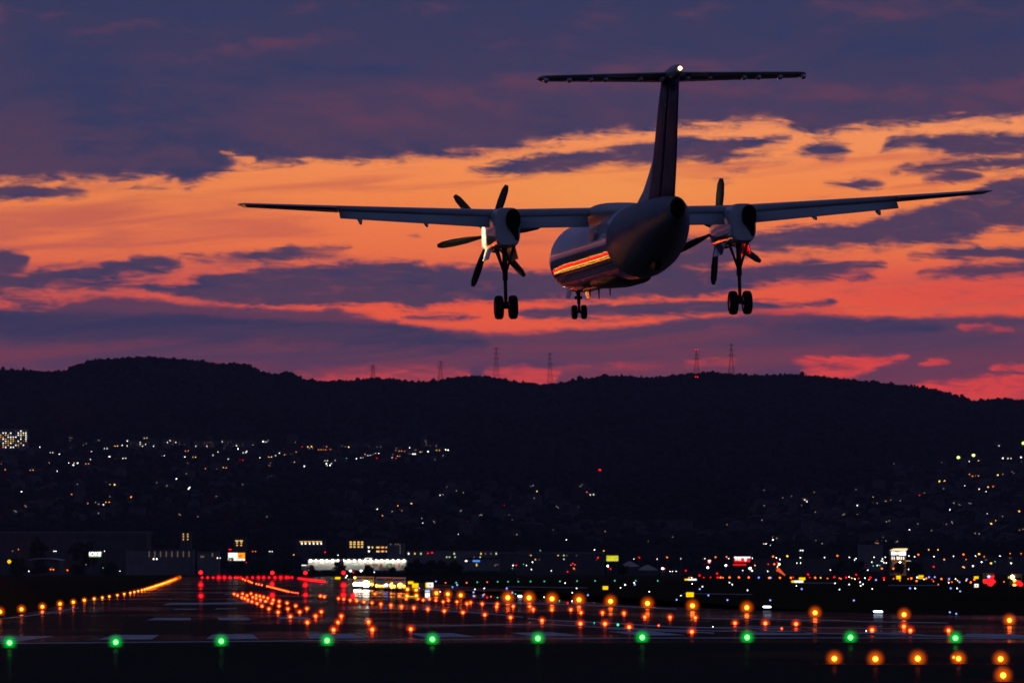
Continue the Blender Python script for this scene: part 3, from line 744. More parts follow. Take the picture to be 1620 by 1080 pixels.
def quad(name, p4): return sheet(name, [on_ground(*q) for q in p4], M['paint'], 0.016)
KEYS = [[(-60, 1015), (28, 1014.5), (86, 1006), (-4, 1006)], [(156, 1011.5), (240, 1011), (252, 1004), (180, 1004)], [(326, 1010.5), (409, 1010.5), (400, 1003), (337, 1003)], [(489, 1010), (582, 1009), (556, 1002.2), (486, 1002.2)],
        [(672, 1008), (752, 1007), (716, 1001.2), (644, 1001.2)], [(840, 1006), (924, 1005.4), (872, 999.6), (806, 1000.6)], [(1008, 1005), (1086, 1004.4), (1030, 998.2), (962, 998.6)], [(1175, 1004), (1290, 1004), (1262, 998.4), (1204, 997.2)],
        [(1345, 1004), (1480, 1005), (1420, 1000.6), (1362, 1000)], [(1520, 1006), (1660, 1008), (1600, 1003), (1530, 1002)]]
for k in KEYS: quad('runway_marking', k)
def line(name, pts, w_px):
    for a, b in zip(pts, pts[1:]):
        quad(name, [(a[0], a[1] + w_px / 2), (b[0], b[1] + w_px / 2), (b[0], b[1] - w_px / 2), (a[0], a[1] - w_px / 2)])
line('threshold_line', [(-200, 1019.5), (250, 1015.5), (620, 1012), (1000, 1009), (1300, 1008.6), (1800, 1010)], 1.3)
for k in ([(232, 980.5), (302, 980.5), (302, 977), (246, 977)], [(347, 980.5), (397, 980.5), (393, 976.6), (344, 976.6)], [(443, 979), (492, 979), (482, 975.6), (438, 975.6)],
          [(258, 956.5), (436, 954.5), (420, 952.2), (268, 953.4)], [(274, 963.8), (312, 963.6), (312, 962.4), (278, 962.6)], [(340, 963.2), (376, 963), (374, 961.8), (342, 962)], [(366, 932), (376, 932), (375, 930.6), (367, 930.6)],
          [(355, 940), (384, 940), (382, 939), (357, 939)]): quad('runway_marking', k)
line('taxi_line', [(668, 963.5), (720, 967), (770, 970), (828, 976)], 1.6)
line('taxi_line', [(835, 978), (870, 981), (960, 985), (1075, 992), (1240, 994)], 1.8)
line('taxi_line', [(650, 988.5), (720, 989), (800, 987.6), (880, 988), (950, 992), (1060, 996), (1200, 999), (1400, 1004), (1640, 1009)], 1.5)
line('taxi_line', [(755, 953.6), (860, 955), (930, 957), (1000, 959.5), (1070, 963)], 1.4)
line('taxi_line', [(1110, 977.6), (1230, 979.4), (1320, 981), (1376, 983.4), (1500, 985)], 1.3)
line('taxi_line', [(0, 978.5), (40, 974.5), (90, 967), (125, 961)], 1.4)
line('taxi_line', [(1180, 990), (1290, 992.4), (1420, 994)], 1.1)
line('taxi_line', [(960, 994), (1030, 997), (1130, 1001)], 1.6)
line('service_road', [(1272, 921.6), (1325, 921.8)], .8)
line('service_road', [(1405, 925.4), (1486, 925.4)], .8)
line('service_road', [(800, 927.6), (930, 929.4)], .7)
line('service_road', [(1080, 938.4), (1190, 939.8)], .7)

# ------------------------------------------------------------------ airfield lamps
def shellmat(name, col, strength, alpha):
    """glow shell standing in for bloom: dense in the middle, thinning out to its rim"""
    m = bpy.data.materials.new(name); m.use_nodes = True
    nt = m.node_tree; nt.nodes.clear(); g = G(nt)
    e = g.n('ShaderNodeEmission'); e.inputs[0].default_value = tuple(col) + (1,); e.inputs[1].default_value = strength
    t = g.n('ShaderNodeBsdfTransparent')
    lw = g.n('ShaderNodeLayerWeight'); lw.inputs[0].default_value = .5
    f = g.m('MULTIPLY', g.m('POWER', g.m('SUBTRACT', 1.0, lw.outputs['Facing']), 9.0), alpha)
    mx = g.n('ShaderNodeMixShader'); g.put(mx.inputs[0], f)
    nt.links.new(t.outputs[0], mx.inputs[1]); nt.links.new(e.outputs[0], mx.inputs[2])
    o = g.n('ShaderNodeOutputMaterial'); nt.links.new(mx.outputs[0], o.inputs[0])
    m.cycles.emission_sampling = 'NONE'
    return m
CORE = {'green': (0.05, 1.0, 0.05), 'amber': (1.0, 0.115, 0.007), 'ember': (1.0, 0.050, 0.006), 'red': (1.0, 0.003, 0.004), 'blue': (0.25, 0.35, 1.0), 'white': (1.0, 0.95, 0.86), 'lime': (0.78, 1.0, 0.24), 'ice': (0.62, 0.74, 1.0), 'mint': (0.1, 1.0, 0.55)}
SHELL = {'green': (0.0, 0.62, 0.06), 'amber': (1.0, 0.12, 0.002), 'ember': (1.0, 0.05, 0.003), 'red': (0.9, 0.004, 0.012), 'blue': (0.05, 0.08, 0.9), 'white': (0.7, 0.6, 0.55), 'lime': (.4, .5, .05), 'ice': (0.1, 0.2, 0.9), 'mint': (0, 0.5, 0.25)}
POW = {'green': 20, 'amber': 34, 'ember': 28, 'red': 12, 'blue': 6, 'white': 12, 'lime': 8, 'ice': 9, 'mint': 4}
CM = {k: glowmat(k + ' lamp lens', v, POW[k]) for k, v in CORE.items()}
SOFT = dict(CORE, amber=(1.0, 0.42, 0.07), ember=(1.0, 0.16, 0.02))
CMQ = {k: glowmat(k + ' distant lamp', SOFT[k], POW[k] * {'white': .5, 'amber': .09, 'ember': .10, 'red': .3}.get(k, .3), False) for k, v in CORE.items()}
SM = {k: shellmat(k + ' lamp bloom shell', v, 1.25, .5) for k, v in SHELL.items()}
PROTO = {}
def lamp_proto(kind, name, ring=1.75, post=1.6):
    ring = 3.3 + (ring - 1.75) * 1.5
    """unit lamp: lens of radius 1 at the origin's height 'post', added bloom shell, housing and stake"""
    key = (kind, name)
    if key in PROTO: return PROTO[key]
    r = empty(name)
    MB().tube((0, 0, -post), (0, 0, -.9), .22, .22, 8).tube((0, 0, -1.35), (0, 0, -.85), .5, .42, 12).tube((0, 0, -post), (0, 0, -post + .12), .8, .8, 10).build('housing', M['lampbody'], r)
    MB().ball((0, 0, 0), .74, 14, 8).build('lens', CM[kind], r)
    MB().ball((0, 0, 0), ring, 28, 16, sq=(1, 1, 1)).build('halo_shell', SM[kind], r)  # glowing see-through shell added in place of lens bloom
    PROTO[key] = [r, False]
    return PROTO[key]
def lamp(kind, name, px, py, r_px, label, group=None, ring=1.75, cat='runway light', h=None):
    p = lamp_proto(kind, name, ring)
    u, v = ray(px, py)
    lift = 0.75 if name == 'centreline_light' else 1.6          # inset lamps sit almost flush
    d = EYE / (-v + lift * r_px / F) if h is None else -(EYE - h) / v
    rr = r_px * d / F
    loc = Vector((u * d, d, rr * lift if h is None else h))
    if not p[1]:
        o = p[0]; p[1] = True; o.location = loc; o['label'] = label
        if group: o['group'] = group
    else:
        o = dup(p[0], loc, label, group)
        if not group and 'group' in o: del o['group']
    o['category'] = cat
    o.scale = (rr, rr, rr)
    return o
ORD = ['first', 'second', 'third', 'fourth', 'fifth', 'sixth', 'seventh', 'eighth', 'ninth', 'tenth', 'eleventh', 'twelfth', 'thirteenth', 'fourteenth', 'fifteenth', 'sixteenth', 'seventeenth']
GREEN = [(15, 1016), (183, 1015), (350, 1013.5), (517.5, 1012.5), (684, 1010.5), (851, 1009), (1016, 1007.5), (1182, 1007.5), (1345.5, 1007.5), (1511.5, 1008.5)]
for k, (x, y) in enumerate(GREEN):
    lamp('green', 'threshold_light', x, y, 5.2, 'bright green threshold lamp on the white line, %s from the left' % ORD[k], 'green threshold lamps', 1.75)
for k, (x, y, r) in enumerate([(1320, 1041, 5.6), (1385, 1041.5, 5.8), (1452, 1041, 6.0), (1516.5, 1041, 5.4), (1583, 1041.5, 5.6), (1587, 1067.5, 6.2)]):
    lamp('amber', 'approach_light', x, y, r, ['large orange lamp in the lower right row, %s from the left' % ORD[k], 'large orange lamp in the bottom right corner, below all the others'][k == 5], 'orange lamps on the near ground', 1.85)
lamp('amber', 'side_lamp', 1509, 1039, 2.4, 'small pale orange lamp close beside a large one in the lower right row')
LEFT = [(0, 967), (34, 963), (67, 959), (95, 954.5), (116, 951.7), (133.5, 948.7), (149, 946.5), (162, 944.6), (173, 942.8), (191, 940), (206, 937.3), (223, 933.4), (231, 931.2), (245, 926.8), (260, 921.8), (270, 918.2), (278, 915.2), (284.5, 912.8)]
lx = np.array([a for a, b in LEFT], float); ly = np.array([b for a, b in LEFT], float)
dd = np.array([on_ground(a, b).y for a, b in LEFT])
k = 0
for d in np.concatenate([dd[:9], np.arange(dd[8] + 30, dd[-1] + 1, 30.0)]):
    x = np.interp(d, dd, lx); y = np.interp(d, dd, ly)
    lab = 'amber runway edge lamp on the left side, %s from the near end of its line' % ORD[k] if k < 12 else 'amber runway edge lamp in the far stretch where the left line runs together'
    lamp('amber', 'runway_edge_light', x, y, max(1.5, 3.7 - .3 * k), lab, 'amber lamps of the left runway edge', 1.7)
    k += 1
RIGHT = [(1597, 980.5), (1430.3, 971.5), (1289.5, 968.5), (1181.5, 960.5), (1095.5, 957.5), (1024.3, 953.8), (966, 950.5), (916, 948), (873.3, 946.5), (837, 945), (803.5, 944.8), (729, 941), (708.5, 939.2), (690.3, 937.6)]
for k, (x, y) in enumerate(RIGHT):
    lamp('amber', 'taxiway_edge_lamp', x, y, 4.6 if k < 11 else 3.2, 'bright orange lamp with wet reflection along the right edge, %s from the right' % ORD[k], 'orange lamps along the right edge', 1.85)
def pts(x0, y0, sc, s):
    out = []
    for q in s.split():
        a = q.split(','); out.append((x0 + float(a[0]) / sc, y0 + float(a[1]) / sc, a[2] if len(a) > 2 else 'w'))
    return out
E1 = pts(260, 840, 6, '662,594 695,607 742,592 736,626 764,636 785,608 793,650 822,591 831,667 839,624 872,606 871,635 880,684 907,614 913,648 942,622 927,710 961,663 982,634 993,735 1022,682 1033,649 1080,767 1090,663 1088,708 1165,680 1172,735 1247,707 1196,808 1285,765 1353,733 1357,864 1490,763 1436,804 1606,933')
E2 = pts(470, 840, 6, '420,803 388,863 679,858 714,930 1079,927')
E3 = pts(470, 840, 6, '221,614 258,620 393,637 443,642 504,652 566,658 635,669 711,678 795,689 890,700 992,712 1108,723 1241,738 1397,755 1574,770 1036,640 1147,640 1197,652 1257,642 1317,654 1387,668 1436,655 1518,668 1612,686 738,592 970,611')
E4 = pts(720, 840, 6, '147,675 115,685 257,687 400,690 394,714 551,711 709,713 741,738 919,740 1098,742 1195,771 1399,771 282,792 526,817 825,845 1189,875 1423,877')
E5 = pts(960, 840, 6, '163,775 361,811 600,813 840,818 212,908 807,952 1217,870 1505,872 492,893') + pts(1200, 840, 6, '356,878 1078,935 1441,940 1380,903 220,920') + [(1500.7, 996.6, 'w')]
for P_, lab, grp in ((E1, 'small red orange lamp in the wedge shaped cluster fanning out left of centre', 'red orange lamps of the wedge cluster'),
                     (E2, 'red orange lamp standing alone on dark wet asphalt right of the second dash row', 'red orange lamps between cluster and curve'),
                     (E3, 'red orange lamp in the curved row sweeping from centre towards the right', 'red orange lamps of the curved row'),
                     (E4, 'red orange lamp on the wet taxiway right of centre, between white curved lines', 'red orange lamps right of centre'),
                     (E5, 'red orange lamp on the wet taxiway at the far right side', 'red orange lamps at the right')):
    for j, (x, y, _) in enumerate(P_):
        tiny = (x, y) in [(q[0], q[1]) for q in (E5[8], E5[13])]
        big = y > 985
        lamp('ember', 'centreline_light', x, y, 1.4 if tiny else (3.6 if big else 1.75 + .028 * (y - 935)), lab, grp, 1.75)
RED = [(x / 6 + 260, 913) for x in (358, 411, 463, 517, 571, 624, 675, 699, 727, 785, 838, 893, 943, 995, 1050, 1105, 1158, 1182, 1212)]
big = {3: 3.2, 4: 2.8, 5: 2.4, 11: 2.6, 12: 2.5, 14: 2.6, 15: 3.0, 16: 2.6}
for j, (x, y) in enumerate(RED):
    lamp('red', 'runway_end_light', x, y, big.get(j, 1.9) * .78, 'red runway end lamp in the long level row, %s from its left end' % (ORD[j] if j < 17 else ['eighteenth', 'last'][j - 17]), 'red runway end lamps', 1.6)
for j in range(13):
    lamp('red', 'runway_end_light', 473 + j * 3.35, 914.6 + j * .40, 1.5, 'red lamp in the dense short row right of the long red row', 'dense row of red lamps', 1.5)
for j, (a, b) in enumerate([(745, 453), (768, 463), (797, 470), (815, 478), (832, 487), (873, 497), (897, 503), (925, 509)] + [(975 + 17 * q, 520 + 4.3 * q) for q in range(13)] + [(1205, 577), (1225, 580), (1247, 583), (1268, 586)]):
    lamp('ember', 'centreline_light', 260 + a / 6, 840 + b / 6, 1.25 if j < 21 else .9, 'small red orange lamp in the thin slanting line under the red row', 'lamps of the thin slanting line', 1.7)
# red beacons on short masts behind the runway end
def beacon(px, py, d, r_px, label):
    p = at(px, py, d); r = r_px * d / F
    e = empty('obstacle_beacon', (p.x, p.y, 0), label, 'beacon', 'red beacons beyond the runway end')
    MB().tube((0, 0, 0), (0, 0, p.z - r), .06, .05, 6).box((0, 0, .1), (.7, .7, .2)).build('mast', M['steel'], e)
    MB().ball((0, 0, p.z), r, 12, 8).build('lens', CM['red'], e)
    return e
for px, lab in ((317.6, 'red beacon on a mast at the left end of the red row'), (430.6, 'red beacon on a mast above the middle of the red row'), (483.2, 'red beacon on a mast above the dense red row'), (543.5, 'red beacon on a mast beside the yellow sign and the tree')):
    beacon(px, 905.5 if px > 320 else 905, 1500 if px < 540 else 1300, 2.6, lab)
for px, py, r in ((317.6, 924.5, 3.2), (430.6, 923.5, 3.0), (483.2, 925, 3.2), (543.5, 925, 3.8), (430.9, 941, 3.6), (543.2, 940.5, 3.8), (558.8, 942, 3.6), (483.4, 940.5, 3.2), (317.9, 942, 3.4)):
    lamp('red', 'beacon_reflection', px, py, r, 'squat deep red stand-in for a beacon reflection on the wet runway', 'red beacon reflections on the wet runway', 1.3)  # glowing balls stand in for the beacons' reflections on the wet surface

# tiny point lamps: one small mesh each
def point_proto(kind, name, far):
    key = (kind, name, far)
    if key not in PROTO:
        b = MB(); b.tube((0, 0, -1.4), (0, 0, -.7), .25, .25, 6, 0).ball((0, 0, 0), 1.0, 10, 6, 1)
        PROTO[key] = [b.build(name, [M['steel'], CMQ[kind]]), False]
    return PROTO[key]
KIND = {'w': ('white', .7), 'W': ('white', .98), 'F': ('white', 2.1), 'y': ('amber', 1.0), 'Y': ('amber', 1.6), 'o': ('ember', .9), 'O': ('ember', 1.5), 'r': ('red', .8), 'R': ('red', 1.25), 'g': ('mint', .9), 'G': ('mint', 2.1), 'b': ('blue', 1.1), 'B': ('blue', 1.35), 'K': ('lime', 2.7)}
WORD = {'white': 'white', 'amber': 'yellow', 'ember': 'orange', 'red': 'red', 'mint': 'green', 'blue': 'blue', 'lime': 'yellow green'}
def point(px, py, c, name, label, group, cat='airfield light', z=None):
    kind, r_px = KIND[c]
    p = point_proto(kind, name, False)
    u, v = ray(px, py); d = EYE / (-v + 1.4 * r_px / F)
    r = r_px * d / F
    if not p[1]: o = p[0]; p[1] = True
    else: o = p[0].copy(); COL.objects.link(o)
    o.location = (u * d, d, 1.4 * r); o.scale = (r, r, r)
    return tag(o, label, cat, group)
SMALL = (pts(720, 840, 6, '187,548,w 175,577,B 175,612,B 188,612,o 265,606,B 277,595,o 303,626,R 340,618,o 402,628,g 490,540,B 543,581,B 277,540,w 110,487,o 305,481,o 20,507,B 1045,490,w 1112,582,w 1110,660,w 1260,604,B 1153,540,w 1570,535,w 1610,505,w 845,623,w 990,657,g 1068,678,R 1545,885,G 1320,866,g 573,594,g 10,485,g 210,482,g 404,478,g 502,477,g 600,476,g 717,475,g 847,474,g 995,473,g 1157,471,g 1328,468,g 1516,468,g')
         + pts(960, 840, 6, '76,467,g 274,468,g 484,468,g 175,507,w 130,535,w 260,487,w 265,504,B 403,572,w 702,608,w 663,648,B 810,498,w 908,524,w 882,547,B 965,606,B 1145,651,B 1165,485,w 1190,503,w 1336,558,w 1551,653,B 1007,904,w')
         + pts(1200, 840, 6, '360,516,w 410,546,B 725,492,w 768,551,w 860,502,w 970,516,w 965,482,w 990,500,w 1080,545,w 1440,541,w 1487,540,w 905,654,B 1022,942,w')
         + pts(1400, 840, 6.75, '693,862,B 762,878,B 803,639,B 703,607,B 770,607,w 325,607,w 268,607,B 1272,537,o 1398,478,g 1443,484,g 570,567,o')
         + pts(470, 840, 6, '1318,475,b 1410,487,o 1512,487,g 1608,487,o 1475,527,b 1160,538,b 1358,573,w 822,500,b 865,503,b 995,490,b 475,420,w 463,437,w'))
for x, y, c in SMALL:
    w = WORD[KIND[c][0]]
    zone = 'left of centre' if x < 760 else ('right of centre' if x < 1150 else 'at the far right')
    point(x, y, c, 'taxiway_light', 'tiny %s taxiway lamp on the dark field %s' % (w, zone), 'tiny %s taxiway lamps %s' % (w, zone))
STRIP = (pts(1200, 840, 6, '470,408,R 590,395,y 590,440,y 538,440,O 485,437,r 655,447,o 720,435,R 768,443,o 782,449,o 832,437,R 860,433,w 885,443,y 898,380,R 880,397,w 927,408,R 915,452,w 950,445,r 1010,442,w 1063,438,R 1050,457,o 1115,460,B 1190,443,R 1192,460,o 1282,450,o 1342,466,o 1420,450,o 1450,445,O 1507,436,W 1500,470,O 1590,447,O 1570,455,w 308,440,O 330,435,r 203,440,O 100,440,O 115,440,B 5,438,w')
         + pts(1400, 840, 6.75, '603,507,O 685,507,B 753,507,w 775,524,y 795,541,B 715,540,o 682,547,w 680,523,r 518,532,o 503,512,r 532,487,B 470,488,B 283,502,O 875,510,B 868,526,y 917,543,O 955,514,O')
         + pts(960, 840, 6, '1052,437,R 1080,437,O 1103,439,o 1047,399,R 1165,437,O 1255,436,O 1347,437,O 1443,438,B 1550,440,B 880,418,R 920,437,r 985,437,r 780,438,o 805,438,w'))
for x, y, c in STRIP:
    w = WORD[KIND[c][0]]
    point(x, y, c, 'apron_light', 'small %s lamp in the busy strip of lights across the far apron' % w, '%s lamps of the far apron strip' % w, 'apron light')
# flat blue-white lamps with a mirror streak, and the blue double lamp
for px, py, w, lab in ((1213.5, 960.5, 13, 'flat blue white floodlight bar on the wet taxiway, left one of two'), (1389.5, 968, 15, 'flat blue white floodlight bar on the wet taxiway, right one of two'), (822.5, 943.5, 7, 'small blue lit bar between the orange lamps right of centre'), (566, 943, 6, 'small white lit bar')):
    if px == 566: continue
    p = on_ground(px, py + 2); s = p.y / F
    e = empty('light_bar', (p.x, p.y, 0), lab, 'light bar')
    MB().box((0, .1, 2.2 * s * .5), (w * s * .5, .12, 2.2 * s)).build('housing', M['steel'], e)
    MB().loft([[Vector((x, 0, z)) for x, z in ((-w * s / 2, 3 * s), (-w * s / 2 + s, 2 * s), (w * s / 2 - s, 2 * s), (w * s / 2, 3 * s), (w * s / 2 - s, 4.4 * s), (-w * s / 2 + s, 4.4 * s))], [Vector((x, .3, z)) for x, z in ((-w * s / 2, 3 * s), (-w * s / 2 + s, 2 * s), (w * s / 2 - s, 2 * s), (w * s / 2, 3 * s), (w * s / 2 - s, 4.4 * s), (-w * s / 2 + s, 4.4 * s))]], smooth=False).build('lens', CM['ice'], e)

# guidance signs
def emis(name, col, st): 
    if name not in M: M[name] = glowmat(name, col, st)
    return M[name]
YEL = emis('yellow sign face', (1.0, .62, .0), 1.15); WHT = emis('white sign face', (1.0, .93, .82), 1.3); SRED = emis('red sign face', (1.0, .02, .03), .9); ORG = emis('orange sign face', (1.0, .25, .01), 1.0); SBLU = emis('blue sign face', (.08, .3, 1.0), 1.1); SGRN = emis('green sign face', (.05, .5, .08), .8)
def sign(name, x0, y0, x1, y1, label, faces, d=None, base=None):
    """faces: (fx0, fx1, fy0, fy1, material) shares of the board"""
    yb = (y1 + 1.0) if base is None else base
    if d is None: d = on_ground((x0 + x1) / 2, yb).y
    a = at(x0, y1, d); b = at(x1, y0, d)
    w, h = b.x - a.x, b.z - a.z; cx = (a.x + b.x) / 2
    zg = float(height(cx, d)) if d > D0 else 0.0
    e = empty(name, (cx, d, zg), label, 'sign')
    zc = (a.z + b.z) / 2 - zg
    MB().box((0, .25 + .02, zc), (w * 1.04, .5, h * 1.05)).build('cabinet', M['steel'], e)
    ps = MB()
    for q in (-.32, .32): ps.tube((q * w, .25, 0), (q * w, .25, max(.05, zc - h / 2)), .05 + h * .03, None, 8)
    ps.build('post', M['steel'], e)
    for k, (fx0, fx1, fy0, fy1, m) in enumerate(faces):
        MB().box(((fx0 + fx1 - 1) * w / 2, -.01 - .012 * k, zc + (fy0 + fy1 - 1) * h / 2), ((fx1 - fx0) * w, .03, (fy1 - fy0) * h)).build('face', m, e)
    return e
ALLY = [(0, 1, 0, 1, YEL)]
sign('guidance_sign', 530, 912, 538.5, 915.6, 'small yellow lit guidance sign below the dark tree left of centre', ALLY)
sign('guidance_sign', 645.5, 919, 654, 923.2, 'yellow lit guidance sign, upper left of an overlapping pair', ALLY)
sign('guidance_sign', 652, 922, 662, 929, 'yellow lit guidance sign, lower right of an overlapping pair', ALLY)
sign('guidance_sign', 673, 921, 685.5, 928.5, 'yellow and white guidance sign with a red mark, beside the yellow pair', [(0, .22, 0, 1, YEL), (.22, 1, 0, 1, WHT), (.5, .68, .3, .7, SRED)])
sign('guidance_sign', 953.5, 926.5, 962, 932, 'yellow lit guidance sign standing alone right of centre', ALLY)
sign('guidance_sign', 1085.5, 936.3, 1097.5, 943.7, 'large yellow lit guidance sign above the orange lamps', ALLY)
sign('guidance_sign', 1083, 914.8, 1102, 917.4, 'long low yellow and white guidance sign, farther left of two', [(0, .25, 0, 1, YEL), (.25, 1, 0, 1, WHT)])
sign('guidance_sign', 1252, 917.6, 1271, 921, 'long low yellow and white guidance sign near the windsock', [(0, .25, 0, 1, YEL), (.25, 1, 0, 1, WHT)])
sign('guidance_sign', 1264, 912.8, 1274, 917, 'yellow lit sign just above the long yellow and white sign', ALLY)
sign('guidance_sign', 1418, 910, 1425, 915.5, 'stubby yellow sign in the far apron strip, left of the long one', ALLY)
sign('guidance_sign', 1453, 909.4, 1461, 915, 'yellow sign with a dark middle line in the far apron strip', [(0, 1, 0, .28, YEL), (0, 1, .42, 1, YEL)])
sign('guidance_sign', 1541, 911, 1548, 915, 'yellow sign left of the red lit vehicles', ALLY)
sign('guidance_sign', 1595, 911, 1604, 914.4, 'yellow sign above the right red lit vehicle', ALLY)
sign('guidance_sign', 1541.5, 923, 1548, 928.4, 'square white sign with a red centre left of the red vehicles', [(0, 1, 0, 1, WHT), (.3, .7, .3, .7, SRED)])
sign('guidance_sign', 672.5, 933, 680, 944.5, 'tall white and blue lit panel beside the orange lamps', [(0, 1, 0, .62, WHT), (0, 1, .72, 1, emis('pale blue panel', (.45, .6, 1), 1.2))])
sign('guidance_sign', 646, 942.2, 660, 943.6, 'thin yellow lit strip low between two orange lamps', ALLY)
for x, y in ((644.6, 931.5), (658.4, 932.5), (643.8, 942), (658.8, 941.5)):
    lamp('amber', 'marker_lamp', x, y, 2.6, 'orange lamp at a corner of the thin yellow strip by the yellow signs', 'orange lamps round the yellow strip', 1.7)

# vehicles
def vehicle(px, py_base, face, label, body, lamps, rot=0.0, tall=2.1):
    p = on_ground(px, py_base)
    e = empty('service_vehicle', p, label, 'vehicle'); e.rotation_euler = (0, 0, rot)
    L, W = 4.6, 1.9
    hull = [(-L / 2, .45), (L / 2, .45), (L / 2, 1.05), (L / 2 - .9, 1.2), (L / 2 - 1.6, tall - .1), (-L / 2 + .15, tall), (-L / 2, 1.3)]
    MB().loft([[Vector((q * W / 2, -x if face > 0 else x, z)) for x, z in hull] for q in (-1, 1)], smooth=False).build('body', body, e)
    fy = (-L / 2) if face > 0 else (-L / 2)
    for q in (-1, 1):
        for x in (-1.4, 1.4):
            MB().tube((q * (W / 2 - .22), x, .36), (q * (W / 2 + .02), x, .36), .36, .36, 16).build('wheel', M['rubber'], e)
    gl = MB().box((0, fy - .015 if face < 0 else fy + 1.3, 1.6 if face < 0 else 1.62), (W * .82, .03, .45)); gl.build('window', M['glass'], e)
    for x, z, w, h, m in lamps:
        MB().ball((x, fy - .03, z), .5, 12, 8, sq=(w, .16, h)).build('lamp', m, e)
    return e
HL = emis('headlamp', (1, .86, .66), 30); OL = emis('orange beacon', (1, .3, .03), 12); TL = emis('tail lamp red', (1, .004, .006), 5); BL = emis('blue beacon', (.25, .3, 1), 7)
vehicle(569.5, 931, 1, 'white van with three wide headlamps facing the camera on the wet taxiway', M['car_white'], [(-.65, .8, .8, .6, HL), (0, .8, .5, .6, HL), (.65, .8, .8, .6, HL), (-.8, 1.9, .4, .3, OL), (.8, 1.9, .4, .3, OL)])
vehicle(582.5, 932, 1, 'yellow van with one very bright headlamp, second in the lit vehicle queue', M['car_yellow'], [(-.3, .9, 1.2, 1.0, HL), (.7, .85, .4, .4, OL)])
vehicle(604.5, 934, 1, 'low vehicle with a row of dull red orange lamps behind the van queue', M['car_white'], [(-.8, .8, .35, .4, OL), (-.3, .75, .5, .25, OL), (.25, .75, .5, .25, OL), (.8, .8, .35, .4, OL)])
vehicle(619, 935, 1, 'vehicle with a blue lamp and an orange headlamp in the lit queue', M['car_yellow'], [(-.7, .95, .6, .5, BL), (.3, .9, 1.0, .9, OL), (.3, .9, .6, .5, HL)])
vehicle(631.5, 935.5, 1, 'rightmost vehicle of the lit queue with orange lamps', M['car_white'], [(-.7, .8, .4, .4, OL), (.2, .95, .8, .7, OL), (.8, .8, .3, .4, OL)])
vehicle(1563.5, 927, -1, 'fire vehicle with a knot of red and violet lamps, left one of two', M['car_yellow'], [(-.75, .95, .9, .7, TL), (.2, .55, 1.2, .9, TL), (.75, .95, .8, .6, TL), (-.1, 1.9, .5, .4, BL), (.65, 1.85, .5, .4, TL), (0, 1.3, 1.6, .5, TL)], tall=2.6)
vehicle(1606.5, 929, -1, 'fire vehicle with red lamps near the right picture edge', M['car_yellow'], [(-.4, 1.3, .5, .5, OL), (.1, .85, 1.3, .8, TL), (.7, .6, .8, .7, TL), (-.8, 1.9, .7, .7, emis('pale work lamp', (1, .8, .7), 10)), (-.4, .5, .6, .3, OL)], tall=2.5)

# windsock
p = on_ground(1229, 917)
e = empty('windsock', p, 'red orange windsock blowing to the right on its mast', 'windsock')
s = p.y / F
MB().tube((0, 0, 0), (0, 0, 20 * s), .12, .08, 8).build('mast', M['steel'], e)
rings = []
for k, (x, z, r) in enumerate(((0, 17.5, 3.0), (3, 16, 2.8), (6, 13.5, 2.2), (9, 11, 1.6), (13, 7.5, .9))):
    rings.append([Vector((x * s + .35 * r * s * math.sin(2 * PI * i / 14), r * s * math.cos(2 * PI * i / 14), z * s + r * s * math.sin(2 * PI * i / 14))) for i in range(14)])
MB().loft(rings, cap0=False, cap1=False).build('sock', emis('self-glowing sock cloth', (1.0, .11, .02), .85), e)  # lamplight on the cloth put in as its own glow
MB().ball((3.4 * s, -1, 25 * s), 1.6 * s, 10, 6).tube((0, 0, 20 * s), (3.4 * s, -1, 25 * s), .05).build('lamp', emis('sock lamp', (1, .62, .35), 6), e)

# ------------------------------------------------------------------ buildings on the far side of the field
WINY = glowmat('warm lit window', (1.0, .58, .15), 1.15, False); WINW = glowmat('white lit window', (1.0, .92, .78), 2.2, False); WINO = glowmat('orange lit window', (1.0, .33, .06), 1.2, False)
WIN_DIM = glowmat('dim lit window', (1.0, .7, .4), .12, False); WINP = glowmat('cool shop window', (.72, .70, 1.0), 2.6, False); WING = glowmat('greenish lit window', (.75, .95, .4), 1.0, False)
WC = {'y': WINY, 'w': WINW, 'o': WINO, 'd': WIN_DIM, 'p': WINP, 'g': WING, 'R': glowmat('red roof lamp', (1, .03, .02), 6, False)}
def building(name, x0, y0, x1, yb, d, label, wall, depth=18.0, wins=(), roof=None, cat='building', ww=1.1, wh=1.2, roofh=.8):
    a = at(x0, yb, d); b = at(x1, y0, d); cx = (a.x + b.x) / 2
    zg = max(0.0, float(height(cx, d + depth * .5))) if d > D0 else 0.0
    w = b.x - a.x; h = b.z - zg
    e = empty(name, (cx, d, zg), label, cat)
    MB().box((0, depth / 2, h / 2 - .5), (w, depth, h + 1)).build('wall', wall, e)
    rf = roof or M['roof']
    MB().box((0, depth / 2, h + roofh / 2 + .003), (w * 1.015, depth + .8, roofh)).build('roof', rf, e)
    for q in wins:
        px, py, c = q[:3]
        sx, sy = (q[3], q[4]) if len(q) > 3 else (ww, wh)
        p = at(px, py, d); s = d / F
        f = MB().box((p.x - cx, -.04, p.z - zg), (2 * sx * s, .06, 2 * sy * s)).build('window', WC[c], e)
    return e, cx, zg, w, h
C3 = lambda s: [(x, y, c) for x, y, c in pts(470, 840, 6, s)]
def grid(xs, ys, c): return [(x, y, c) for x in xs for y in ys]
building('airport_hangar', -30, 842.5, 232, 880, 3050, 'long low dark hall with a pale roof edge at the far left', M['concrete'], 40, [(x, 871, 'd') for x in (20, 52, 84)], M['concrete_pale'])
